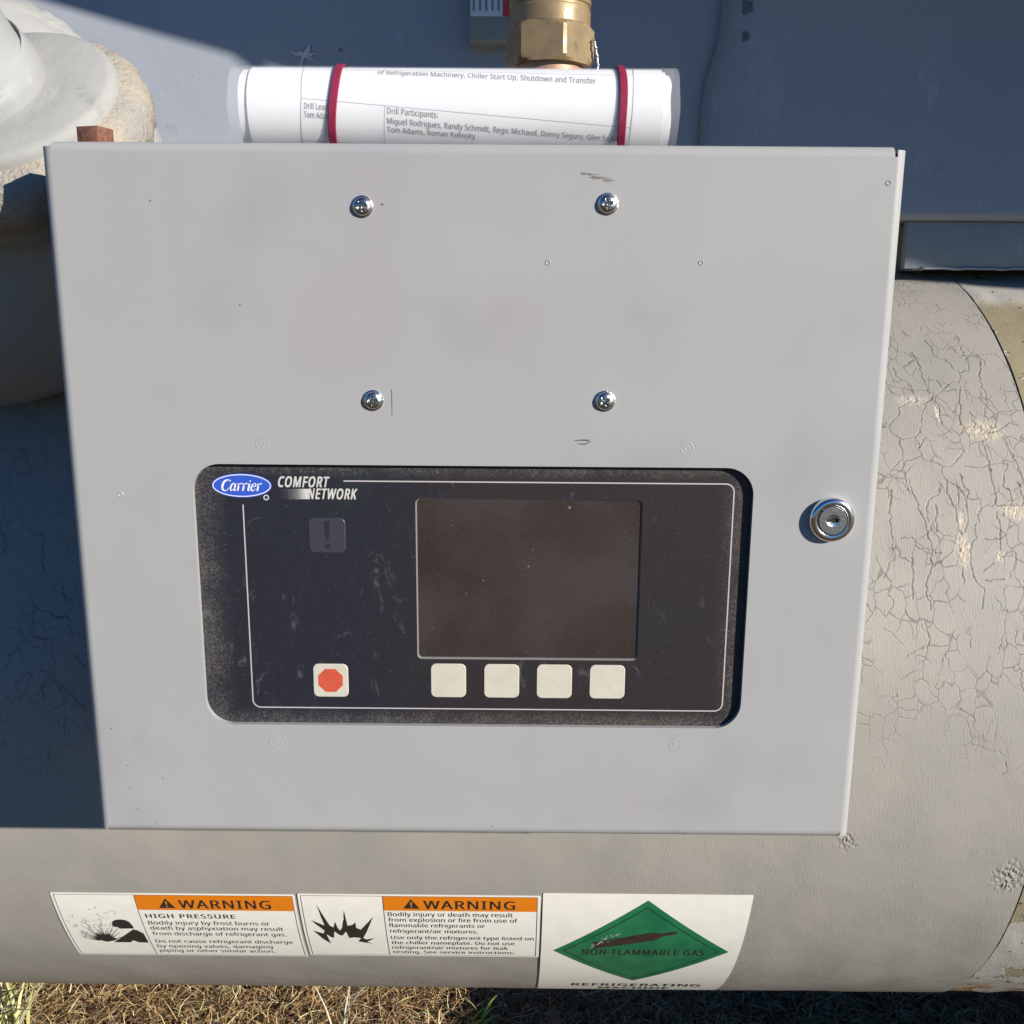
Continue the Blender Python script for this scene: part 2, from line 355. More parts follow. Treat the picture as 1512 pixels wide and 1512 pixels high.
def rrect(x0, x1, z0, z1, r, n=8):
    P = []
    for cx, cz, a0 in ((x1-r, z1-r, 0), (x0+r, z1-r, 90), (x0+r, z0+r, 180), (x1-r, z0+r, 270)):
        for k in range(n+1):
            a = rad(a0+90*k/n); P.append((cx+r*math.cos(a), cz+r*math.sin(a)))
    return P
def ribbon(pts, w, closed=False, step=None):
    P = [Vector((p[0], p[1])) for p in pts]
    if step:
        Q = [P[0]]
        for a, b in zip(P, P[1:]):
            n = max(1, int((b-a).length/step)); Q += [a+(b-a)*(k+1)/n for k in range(n)]
        P = Q
    V = []; F = []; n = len(P)
    for i, p in enumerate(P):
        a = P[(i-1) % n] if (closed or i) else p; b = P[(i+1) % n] if (closed or i < n-1) else p
        d1 = (p-a).normalized() if (p-a).length > 1e-9 else (b-p).normalized(); d2 = (b-p).normalized() if (b-p).length > 1e-9 else d1
        t = (d1+d2); t = t.normalized() if t.length > 1e-6 else d1; nn = Vector((-t.y, t.x)); k = 1/max(.5, nn.dot(Vector((-d1.y, d1.x))))
        ww = w[i] if isinstance(w, (list, tuple)) else w
        V += [tuple(p+nn*ww*.5*k), tuple(p-nn*ww*.5*k)]
    for i in range(n if closed else n-1):
        j = (i+1) % n; F.append((2*i, 2*i+1, 2*j+1, 2*j))
    return V, F
def merge(parts):
    V = []; F = []
    for v, f in parts:
        o = len(V); V += list(v); F += [tuple(i+o for i in q) for q in f]
    return V, F
FONT = {'r':{' ':[175,[]],',':[180,[[(71,-87),(82,-62),(104,-8),(114,20),(129,71),(124,78),(61,78),(53,27),(47,-3),(40,-32),(28,-87)]]],'.':[180,[[(100,-8),(110,-5),(119,1),(126,10),(130,22),(132,36),(130,51),(126,63),(119,71),(110,77),(100,80),(89,81),(69,77),(60,71),(54,63),(50,51),(48,36),(50,22),(54,10),(60,1),(69,-5),(89,-9)]]],'/':[250,[[(64,0),(243,480),(185,480),(7,0)]]],':':[180,[[(100,279),(110,283),(119,289),(126,297),(130,309),(132,324),(130,339),(126,351),(119,359),(110,365),(100,368),(89,369),(69,365),(60,359),(54,351),(50,339),(48,324),(50,309),(54,297),(60,289),(69,283),(79,279),(89,278)],[(100,-8),(110,-5),(119,1),(126,10),(130,22),(132,36),(130,51),(126,63),(119,71),(110,77),(100,80),(89,81),(69,77),(60,71),(54,63),(50,51),(48,36),(50,22),(54,10),(60,1),(69,-5),(89,-9)]]],'A':[429,[[(61,0),(118,148),(308,148),(366,0),(428,0),(242,482),(187,482),(0,0)],[(193,347),(214,419),(236,347),(290,202),(138,202)]]],'B':[437,[[(234,0),(282,4),(322,16),(356,36),(380,63),(395,96),(400,136),(399,160),(394,180),(386,197),(376,212),(363,224),(348,234),(331,241),(312,247),(293,251),(293,255),(320,262),(343,274),(361,290),(374,311),(382,334),(384,361),(379,400),(364,431),(338,453),(303,468),(257,477),(202,480),(65,480),(65,0)],[(126,428),(205,428),(242,426),(272,420),(294,411),(309,397),(319,378),(322,354),(319,330),(312,310),(299,295),(279,284),(251,278),(214,275),(126,275)],[(126,225),(218,225),(257,222),(288,215),(310,202),(324,185),(333,165),(336,141),(333,116),(325,94),(311,76),(290,62),(261,54),(222,51),(126,51)]]],'C':[424,[[(309,-5),(329,-2),(367,7),(385,13),(385,65),(367,60),(330,52),(311,49),(291,47),(270,46),(219,52),(178,69),(146,98),(123,137),(109,184),(105,240),(110,296),(124,343),(149,381),(182,410),(223,427),(271,433),(292,432),(311,430),(348,420),(379,407),(404,458),(364,474),(320,483),(271,486),(225,483),(183,472),(146,455),(114,431),(88,403),(67,368),(53,330),(44,287),(41,240),(44,192),(52,149),(65,109),(85,75),(109,46),(139,24),(174,7),(215,-3),(261,-7)]]],'D':[490,[[(199,0),(272,7),(333,27),(383,61),(420,109),(442,170),(449,244),(446,293),(436,336),(420,374),(398,406),(371,432),(338,453),(301,468),(259,477),(213,480),(65,480),(65,0)],[(126,428),(204,428),(258,423),(302,408),(338,383),(364,348),(380,301),(385,242),(364,136),(299,73),(191,52),(126,52)]]],'G':[489,[[(303,-6),(333,-4),(361,-1),(387,4),(413,10),(439,18),(439,253),(273,253),(273,199),(379,199),(379,57),(323,47),(285,46),(245,48),(210,57),(181,70),(157,89),(137,112),(123,139),(112,169),(106,203),(104,240),(109,296),(125,343),(152,381),(188,410),(233,427),(286,433),(309,432),(331,430),(352,425),(392,413),(410,406),(433,458),(411,466),(389,473),(366,479),(341,483),(316,485),(289,486),(240,483),(195,473),(155,456),(121,433),(93,404),(71,370),(54,331),(44,288),(41,240),(44,191),(53,148),(67,108),(88,74),(114,46),(145,23),(182,7),(224,-3),(271,-7)]]],'K':[416,[[(126,0),(126,186),(175,229),(345,0),(416,0),(218,271),(408,480),(338,480),(208,334),(126,243),(126,480),(65,480),(65,0)]]],'L':[352,[[(335,0),(335,54),(126,54),(126,480),(65,480),(65,0)]]],'M':[609,[[(121,0),(121,316),(120,340),(120,364),(119,386),(116,420),(119,420),(277,0),(326,0),(486,420),(489,420),(484,318),(484,0),(544,0),(544,480),(455,480),(305,87),(302,87),(154,480),(65,480),(65,0)]]],'P':[406,[[(126,0),(126,187),(181,187),(225,189),(263,196),(294,208),(320,224),(340,243),(354,264),(364,288),(370,313),(372,338),(367,380),(353,415),(329,443),(295,463),(249,475),(192,480),(65,480),(65,0)],[(126,428),(187,428),(225,425),(257,418),(280,405),(296,387),(306,364),(310,336),(306,304),(295,279),(276,261),(250,248),(216,241),(174,238),(126,238)]]],'R':[418,[[(126,0),(126,198),(221,198),(337,0),(408,0),(276,215),(292,221),(307,229),(322,239),(336,250),(348,264),(358,279),(366,298),(370,319),(372,343),(367,385),(353,419),(329,446),(296,464),(252,476),(197,480),(65,480),(65,0)],[(126,427),(194,427),(230,425),(259,418),(281,407),(297,391),(306,369),(310,340),(307,313),(298,290),(283,272),(261,259),(233,252),(197,249),(126,249)]]],'S':[369,[[(215,-3),(256,9),(291,29),(317,56),(332,89),(337,128),(335,152),(330,173),(322,191),(310,207),(296,221),(278,233),(257,245),(233,256),(206,267),(182,276),(161,285),(144,294),(131,303),(111,323),(106,335),(101,363),(104,383),(112,400),(124,414),(142,425),(165,431),(192,433),(213,432),(233,430),(253,426),(307,408),(326,459),(307,467),(266,479),(243,483),(219,485),(193,486),(165,485),(138,480),(114,471),(92,460),(74,446),(60,429),(49,410),(42,388),(40,364),(44,329),(54,300),(72,276),(96,256),(126,238),(164,222),(191,212),(214,202),(247,183),(267,163),(276,138),(277,123),(274,101),(265,82),(249,66),(228,55),(201,48),(169,46),(143,47),(119,50),(94,54),(72,60),(34,74),(34,16),(51,9),(91,-1),(115,-4),(140,-6),(166,-7)]]],'T':[373,[[(217,0),(217,426),(366,426),(366,480),(7,480),(7,426),(156,426),(156,0)]]],'U':[491,[[(283,-4),(318,4),(348,16),(373,34),(394,55),(410,80),(421,107),(428,137),(430,169),(430,480),(370,480),(370,169),(367,135),(357,106),(341,80),(317,61),(286,50),(246,46),(208,49),(176,60),(152,78),(135,102),(124,133),(121,169),(121,480),(60,480),(60,171),(66,121),(81,78),(107,42),(143,15),(188,-1),(243,-7)]]],'a':[377,[[(173,-5),(196,0),(216,7),(233,19),(249,33),(265,51),(268,51),(279,0),(322,0),(322,245),(319,283),(308,314),(291,337),(266,353),(233,363),(193,366),(170,365),(148,362),(126,357),(87,343),(71,335),(89,291),(104,298),(136,310),(154,315),(190,318),(212,316),(230,311),(245,301),(256,286),(262,265),(265,238),(265,217),(203,215),(150,210),(106,200),(73,183),(50,161),(36,133),(31,100),(34,67),(45,40),(63,19),(86,5),(114,-4),(144,-7)],[(140,43),(124,47),(110,55),(100,66),(94,81),(92,99),(95,121),(103,138),(118,152),(140,163),(171,170),(211,174),(264,176),(264,144),(261,112),(251,86),(234,66),(212,52),(187,44),(158,41)]]],'b':[413,[[(269,-1),(305,14),(335,40),(358,77),(372,123),(376,180),(372,237),(358,283),(335,319),(305,345),(269,361),(228,366),(201,364),(178,359),(158,351),(142,339),(128,327),(116,312),(113,312),(116,510),(57,510),(57,0),(99,0),(111,46),(116,46),(128,32),(142,20),(158,9),(178,0),(201,-5),(228,-7)],[(184,46),(157,58),(138,78),(126,105),(119,138),(119,224),(126,258),(138,284),(157,302),(183,313),(218,317),(272,302),(304,256),(315,181),(312,139),(304,105),(291,78),(273,58),(248,46),(219,42)]]],'c':[322,[[(221,-6),(254,-2),(282,7),(294,13),(294,65),(253,50),(220,45),(201,44),(170,48),(144,60),(124,79),(110,105),(101,139),(98,179),(110,254),(145,300),(204,315),(230,313),(282,298),(300,347),(275,357),(259,361),(206,367),(174,365),(146,358),(119,347),(96,332),(76,311),(59,286),(47,256),(39,220),(37,178),(39,138),(46,103),(58,73),(74,48),(93,28),(117,13),(143,2),(171,-5),(201,-7)]]],'d':[413,[[(211,-5),(234,0),(254,9),(271,21),(285,34),(297,48),(300,48),(308,0),(356,0),(356,510),(297,510),(301,314),(297,314),(285,328),(270,340),(254,351),(234,360),(211,365),(185,367),(144,361),(108,346),(78,319),(55,283),(41,236),(37,179),(41,123),(55,76),(77,40),(107,14),(143,-2),(185,-7)],[(165,46),(141,58),(122,78),(109,105),(101,138),(98,178),(101,218),(109,252),(122,280),(140,301),(164,313),(193,318),(229,314),(256,302),(275,282),(288,254),(295,220),(298,179),(298,168),(295,129),(287,98),(274,74),(255,56),(228,46),(194,42)]]],'e':[379,[[(234,-6),(255,-4),(274,-1),(310,9),(328,17),(328,69),(310,61),(274,50),(255,46),(235,44),(213,44),(180,47),(152,58),(129,76),(113,100),(102,131),(98,169),(345,169),(345,204),(343,235),(337,264),(327,290),(313,312),(296,331),(276,347),(252,358),(226,364),(196,367),(166,364),(138,357),(112,344),(90,326),(72,305),(57,279),(46,249),(39,215),(37,177),(39,140),(47,106),(59,76),(75,51),(96,30),(120,14),(147,3),(177,-4),(210,-7)],[(105,245),(114,271),(129,291),(147,306),(169,315),(195,318),(223,315),(245,306),(262,290),(273,269),(280,244),(283,216),(99,216)]]],'f':[231,[[(132,0),(132,314),(223,314),(223,360),(132,360),(132,383),(134,409),(139,430),(147,446),(158,457),(173,463),(244,455),(260,502),(190,514),(156,510),(127,500),(104,483),(87,458),(77,425),(73,383),(73,362),(10,342),(10,314),(73,314),(73,0)]]],'g':[413,[[(245,-157),(286,-144),(317,-122),(338,-92),(352,-53),(356,-6),(356,360),(309,360),(301,312),(298,312),(283,329),(267,343),(249,353),(229,361),(208,365),(185,367),(142,361),(106,344),(76,316),(54,278),(41,233),(37,179),(41,125),(54,79),(76,42),(106,15),(142,-1),(185,-7),(231,-1),(268,17),(297,48),(298,-11),(295,-40),(286,-65),(271,-85),(251,-100),(227,-109),(198,-112),(148,-109),(103,-100),(65,-84),(65,-138),(102,-151),(145,-159),(195,-161)],[(165,46),(141,57),(123,77),(109,104),(101,138),(98,179),(101,220),(109,254),(123,281),(142,301),(165,313),(193,317),(226,313),(252,303),(273,285),(287,259),(295,224),(298,179),(298,165),(295,126),(287,94),(273,71),(253,55),(227,45),(194,42)]]],'h':[415,[[(116,0),(116,186),(119,225),(126,257),(139,283),(158,302),(186,313),(222,317),(266,307),(293,278),(302,230),(302,0),(361,0),(361,234),(357,276),(346,310),(328,335),(302,352),(269,363),(229,366),(206,364),(185,360),(164,352),(146,341),(130,327),(117,310),(113,310),(116,510),(57,510),(57,0)]]],'i':[173,[[(117,436),(122,457),(117,479),(62,486),(57,479),(52,457),(57,436),(62,429)],[(116,0),(116,360),(57,360),(57,0)]]],'j':[173,[[(117,436),(122,457),(117,479),(62,486),(57,479),(52,457),(57,436),(62,429)],[(47,-158),(73,-148),(92,-133),(105,-111),(113,-85),(116,-54),(116,360),(57,360),(57,-56),(56,-75),(51,-90),(43,-100),(33,-107),(21,-111),(-37,-105),(-37,-153),(15,-161)]]],'k':[359,[[(116,0),(116,132),(156,168),(281,0),(353,0),(197,206),(343,360),(273,360),(158,238),(113,185),(116,244),(116,510),(57,510),(57,0)]]],'l':[173,[[(116,0),(116,510),(57,510),(57,0)]]],'m':[628,[[(116,0),(116,187),(118,226),(125,258),(137,283),(155,302),(180,313),(212,317),(253,308),(278,279),(286,232),(286,0),(345,0),(345,199),(347,234),(355,264),(367,287),(385,304),(410,314),(442,317),(483,308),(507,279),(515,232),(515,0),(574,0),(574,234),(570,277),(560,310),(543,335),(520,353),(489,363),(452,367),(429,365),(407,360),(386,352),(366,340),(350,325),(336,306),(333,306),(310,340),(273,360),(223,367),(202,365),(182,361),(162,353),(144,342),(129,328),(117,311),(113,311),(105,360),(57,360),(57,0)]]],'n':[415,[[(116,0),(116,187),(119,226),(126,258),(139,283),(158,302),(186,313),(222,317),(266,307),(293,278),(302,230),(302,0),(361,0),(361,234),(357,277),(346,310),(328,335),(302,353),(270,363),(230,367),(208,365),(186,361),(165,353),(146,342),(130,328),(117,311),(113,311),(105,360),(57,360),(57,0)]]],'o':[406,[[(250,-1),(291,15),(325,42),(350,79),(365,126),(370,181),(368,218),(361,252),(349,282),(333,307),(314,328),(290,345),(264,357),(236,364),(204,367),(156,361),(116,345),(82,318),(57,282),(42,236),(37,181),(39,143),(46,109),(58,79),(75,53),(94,32),(117,15),(143,3),(172,-4),(202,-7)],[(170,46),(143,59),(123,80),(109,107),(101,141),(98,181),(101,220),(109,253),(123,281),(143,301),(169,313),(203,317),(236,313),(263,301),(283,281),(298,253),(306,220),(309,181),(306,141),(298,107),(283,80),(263,59),(237,46),(203,42)]]],'p':[413,[[(116,-161),(112,46),(116,46),(128,32),(142,20),(159,9),(179,0),(202,-5),(228,-7),(269,-1),(305,14),(335,41),(358,78),(372,124),(376,181),(372,238),(358,284),(335,320),(305,346),(270,362),(228,367),(201,365),(178,360),(158,351),(142,339),(128,326),(116,311),(113,311),(105,360),(57,360),(57,-161)],[(184,46),(157,58),(138,78),(126,106),(119,140),(116,181),(116,192),(119,231),(127,262),(140,286),(159,303),(185,314),(218,317),(248,313),(272,301),(291,280),(304,253),(312,220),(315,181),(314,155),(310,132),(305,110),(296,90),(286,74),(273,60),(258,50),(240,44),(219,42)]]],'r':[277,[[(116,0),(116,192),(118,215),(123,236),(131,256),(141,272),(154,286),(169,298),(186,306),(203,311),(260,308),(267,363),(225,367),(201,364),(179,357),(160,345),(143,330),(128,313),(115,294),(112,294),(105,360),(57,360),(57,0)]]],'s':[322,[[(189,-4),(224,5),(253,20),(274,41),(287,67),(291,99),(290,118),(286,133),(279,147),(269,159),(257,170),(242,180),(225,189),(205,198),(183,206),(144,222),(116,236),(99,249),(92,265),(91,275),(93,287),(99,298),(110,307),(124,313),(143,317),(183,318),(216,312),(233,307),(248,301),(264,296),(284,343),(267,350),(231,360),(211,364),(191,366),(169,367),(132,364),(99,356),(72,342),(51,323),(38,299),(34,271),(36,253),(40,237),(48,223),(58,211),(71,200),(86,191),(212,133),(234,103),(232,79),(225,66),(214,55),(198,47),(176,43),(149,41),(128,42),(107,45),(87,50),(68,56),(50,63),(35,70),(35,16),(50,9),(83,-1),(102,-4),(124,-6),(148,-7)]]],'t':[242,[[(201,-4),(228,4),(228,49),(162,43),(148,49),(137,57),(128,70),(123,86),(121,106),(121,314),(225,314),(225,360),(121,360),(121,443),(86,443),(62,366),(11,343),(11,314),(62,314),(62,105),(63,78),(68,55),(77,37),(87,22),(100,11),(115,3),(149,-6),(167,-7)]]],'u':[415,[[(207,-5),(229,-1),(250,6),(269,17),(285,31),(298,48),(301,48),(310,0),(358,0),(358,360),(299,360),(299,173),(296,134),(289,102),(276,76),(256,57),(229,46),(193,42),(148,52),(122,81),(113,128),(113,360),(53,360),(53,124),(57,83),(68,49),(86,25),(111,7),(144,-3),(184,-7)]]],'v':[341,[[(204,0),(341,360),(278,360),(201,148),(140,148),(63,360),(0,360),(136,0)]]],'w':[528,[[(173,1),(238,203),(244,221),(262,299),(265,299),(289,203),(351,1),(420,1),(520,361),(460,361),(410,169),(395,108),(390,90),(385,62),(383,62),(381,76),(359,158),(297,361),(232,361),(169,158),(142,61),(128,130),(69,361),(7,361),(106,1)]]],'x':[355,[[(79,0),(178,144),(276,0),(343,0),(212,184),(336,360),(270,360),(178,224),(85,360),(18,360),(142,184),(12,0)]]],'y':[343,[[(89,-158),(116,-148),(139,-131),(157,-108),(174,-81),(187,-50),(343,360),(279,360),(206,156),(175,57),(172,57),(142,155),(64,360),(1,360),(146,-1),(127,-49),(118,-67),(108,-82),(97,-95),(83,-105),(66,-111),(7,-109),(7,-156),(56,-161)]]]},'b':{' ':[205,[]],'-':[246,[[(189,154),(189,206),(27,206),(27,154)]]],'2':[414,[[(349,0),(349,54),(107,54),(107,56),(207,155),(252,202),(271,224),(288,245),(303,267),(314,288),(323,311),(328,334),(330,359),(325,396),(312,427),(291,452),(262,471),(226,482),(185,486),(155,484),(128,479),(102,470),(79,458),(57,445),(38,430),(69,390),(105,415),(123,424),(142,430),(162,435),(185,436),(208,434),(229,427),(246,415),(259,400),(267,380),(269,355),(268,334),(264,315),(257,296),(247,278),(234,259),(219,240),(181,199),(158,176),(32,49),(32,0)]]],'A':[459,[[(61,0),(118,148),(308,148),(366,0),(428,0),(242,482),(187,482),(0,0)],[(193,347),(214,419),(236,347),(290,202),(138,202)]]],'B':[467,[[(234,0),(282,4),(322,16),(356,36),(380,63),(395,96),(400,136),(399,160),(394,180),(386,197),(376,212),(363,224),(348,234),(331,241),(312,247),(293,251),(293,255),(320,262),(343,274),(361,290),(374,311),(382,334),(384,361),(379,400),(364,431),(338,453),(303,468),(257,477),(202,480),(65,480),(65,0)],[(126,428),(205,428),(242,426),(272,420),(294,411),(309,397),(319,378),(322,354),(319,330),(312,310),(299,295),(279,284),(251,278),(214,275),(126,275)],[(126,225),(218,225),(257,222),(288,215),(310,202),(324,185),(333,165),(336,141),(333,116),(325,94),(311,76),(290,62),(261,54),(222,51),(126,51)]]],'C':[454,[[(309,-5),(329,-2),(367,7),(385,13),(385,65),(367,60),(330,52),(311,49),(291,47),(270,46),(219,52),(178,69),(146,98),(123,137),(109,184),(105,240),(110,296),(124,343),(149,381),(182,410),(223,427),(271,433),(292,432),(311,430),(348,420),(379,407),(404,458),(364,474),(320,483),(271,486),(225,483),(183,472),(146,455),(114,431),(88,403),(67,368),(53,330),(44,287),(41,240),(44,192),(52,149),(65,109),(85,75),(109,46),(139,24),(174,7),(215,-3),(261,-7)]]],'E':[403,[[(333,0),(333,53),(126,53),(126,224),(321,224),(321,277),(126,277),(126,426),(333,426),(333,480),(65,480),(65,0)]]],'F':[379,[[(126,0),(126,203),(320,203),(320,257),(126,257),(126,426),(333,426),(333,480),(65,480),(65,0)]]],'G':[519,[[(303,-6),(333,-4),(361,-1),(387,4),(413,10),(439,18),(439,253),(273,253),(273,199),(379,199),(379,57),(323,47),(285,46),(245,48),(210,57),(181,70),(157,89),(137,112),(123,139),(112,169),(106,203),(104,240),(109,296),(125,343),(152,381),(188,410),(233,427),(286,433),(309,432),(331,430),(352,425),(392,413),(410,406),(433,458),(411,466),(389,473),(366,479),(341,483),(316,485),(289,486),(240,483),(195,473),(155,456),(121,433),(93,404),(71,370),(54,331),(44,288),(41,240),(44,191),(53,148),(67,108),(88,74),(114,46),(145,23),(182,7),(224,-3),(271,-7)]]],'H':[528,[[(126,0),(126,224),(371,224),(371,0),(432,0),(432,480),(371,480),(371,277),(126,277),(126,480),(65,480),(65,0)]]],'I':[258,[[(200,0),(200,35),(144,48),(144,431),(200,445),(200,480),(27,480),(27,445),(83,431),(83,48),(27,35),(27,0)]]],'K':[446,[[(126,0),(126,186),(175,229),(345,0),(416,0),(218,271),(408,480),(338,480),(208,334),(126,243),(126,480),(65,480),(65,0)]]],'L':[382,[[(335,0),(335,54),(126,54),(126,480),(65,480),(65,0)]]],'M':[639,[[(121,0),(121,316),(120,340),(120,364),(119,386),(116,420),(119,420),(277,0),(326,0),(486,420),(489,420),(484,318),(484,0),(544,0),(544,480),(455,480),(305,87),(302,87),(154,480),(65,480),(65,0)]]],'N':[540,[[(121,0),(121,292),(116,398),(118,398),(375,0),(445,0),(445,480),(389,480),(394,83),(391,83),(135,480),(65,480),(65,0)]]],'O':[555,[[(308,-3),(349,7),(384,24),(414,47),(439,76),(458,110),(472,150),(481,193),(484,240),(481,288),(472,331),(458,370),(439,405),(414,433),(384,456),(349,473),(309,484),(263,487),(216,483),(174,473),(139,456),(109,433),(84,404),(65,370),(52,331),(44,288),(41,241),(44,193),(52,150),(65,111),(84,76),(109,48),(139,24),(174,7),(216,-3),(263,-7)],[(213,51),(173,69),(143,98),(122,137),(109,184),(105,240),(109,297),(122,344),(143,382),(174,411),(214,428),(263,434),(313,428),(352,411),(382,382),(403,344),(416,297),(420,240),(416,184),(403,137),(382,98),(352,69),(312,51),(263,46)]]],'P':[436,[[(126,0),(126,187),(181,187),(225,189),(263,196),(294,208),(320,224),(340,243),(354,264),(364,288),(370,313),(372,338),(367,380),(353,415),(329,443),(295,463),(249,475),(192,480),(65,480),(65,0)],[(126,428),(187,428),(225,425),(257,418),(280,405),(296,387),(306,364),(310,336),(306,304),(295,279),(276,261),(250,248),(216,241),(174,238),(126,238)]]],'R':[448,[[(126,0),(126,198),(221,198),(337,0),(408,0),(276,215),(292,221),(307,229),(322,239),(336,250),(348,264),(358,279),(366,298),(370,319),(372,343),(367,385),(353,419),(329,446),(296,464),(252,476),(197,480),(65,480),(65,0)],[(126,427),(194,427),(230,425),(259,418),(281,407),(297,391),(306,369),(310,340),(307,313),(298,290),(283,272),(261,259),(233,252),(197,249),(126,249)]]],'S':[399,[[(215,-3),(256,9),(291,29),(317,56),(332,89),(337,128),(335,152),(330,173),(322,191),(310,207),(296,221),(278,233),(257,245),(233,256),(206,267),(182,276),(161,285),(144,294),(131,303),(111,323),(106,335),(101,363),(104,383),(112,400),(124,414),(142,425),(165,431),(192,433),(213,432),(233,430),(253,426),(307,408),(326,459),(307,467),(266,479),(243,483),(219,485),(193,486),(165,485),(138,480),(114,471),(92,460),(74,446),(60,429),(49,410),(42,388),(40,364),(44,329),(54,300),(72,276),(96,256),(126,238),(164,222),(191,212),(214,202),(247,183),(267,163),(276,138),(277,123),(274,101),(265,82),(249,66),(228,55),(201,48),(169,46),(143,47),(119,50),(94,54),(72,60),(34,74),(34,16),(51,9),(91,-1),(115,-4),(140,-6),(166,-7)]]],'T':[403,[[(217,0),(217,426),(366,426),(366,480),(7,480),(7,426),(156,426),(156,0)]]],'U':[521,[[(283,-4),(318,4),(348,16),(373,34),(394,55),(410,80),(421,107),(428,137),(430,169),(430,480),(370,480),(370,169),(367,135),(357,106),(341,80),(317,61),(286,50),(246,46),(208,49),(176,60),(152,78),(135,102),(124,133),(121,169),(121,480),(60,480),(60,171),(66,121),(81,78),(107,42),(143,15),(188,-1),(243,-7)]]],'W':[655,[[(196,0),(287,312),(303,372),(334,314),(427,0),(488,0),(616,480),(553,480),(455,73),(453,89),(429,188),(341,480),(279,480),(194,190),(171,91),(169,73),(160,127),(155,146),(146,187),(71,480),(8,480),(135,0)]]]}}
def tess(loops):
    """triangulate closed 2D loops (holes allowed)"""
    def area(l): return sum(a[0]*b[1]-b[0]*a[1] for a, b in zip(l, l[1:]+l[:1]))
    def inside(p, l):
        c = False
        for a, b in zip(l, l[1:]+l[:1]):
            if (a[1] > p[1]) != (b[1] > p[1]) and p[0] < (b[0]-a[0])*(p[1]-a[1])/(b[1]-a[1])+a[0]: c = not c
        return c
    outers = [l for l in loops if area(l) > 0] if len(loops) > 1 else loops; V = []; F = []
    for o in outers:
        grp = [o]+[h for h in loops if h is not o and area(h) < 0 and inside(h[0], o)]
        L = [[Vector((p[0], p[1], 0)) for p in l] for l in grp]; k = len(V); V += [(p.x, p.y) for l in L for p in l]
        F += [tuple(i+k for i in t) for t in tessellate_polygon(L)]
    return V, F
_gl = {}
def text2(body, x0, x1, base, cap, w='r', shear=0.0, down=False, slope=0.0, gap=0):
    """fit the text between x0 and x1, baseline at v=base, capitals cap high; down: v grows downwards"""
    V = []; F = []; pen = 0
    for ch in body:
        adv, loops = FONT['r' if w == 'r' else 'b'][ch]
        adv += {'r': 8, 'b': 26, 'h': 40}[w]
        if loops:
            if (w, ch) not in _gl: _gl[w, ch] = tess(loops)
            v, f = _gl[w, ch]; d = {'r': 5, 'b': 13, 'h': 30}[w]
            for q, (dx, dy) in enumerate(((-1, 0), (1, 0)) if w == 'r' else ((-1, -.5), (1, -.5), (-1, .5), (1, .5), (0, 0))):
                o = len(V); V += [(pen+p[0]+dx*d+shear*(p[1]+dy*d), p[1]+dy*d, q*.00002) for p in v]; F += [tuple(i+o for i in t) for t in f]
        pen += adv+gap
    lo = min(v[0] for v in V); hi = max(v[0] for v in V); sx = (x1-x0)/(hi-lo); sy = cap/480*(-1 if down else 1)
    return [(x0+(v[0]-lo)*sx, base+v[1]*sy+slope*(v[0]-lo)*sx, v[2]) for v in V], F

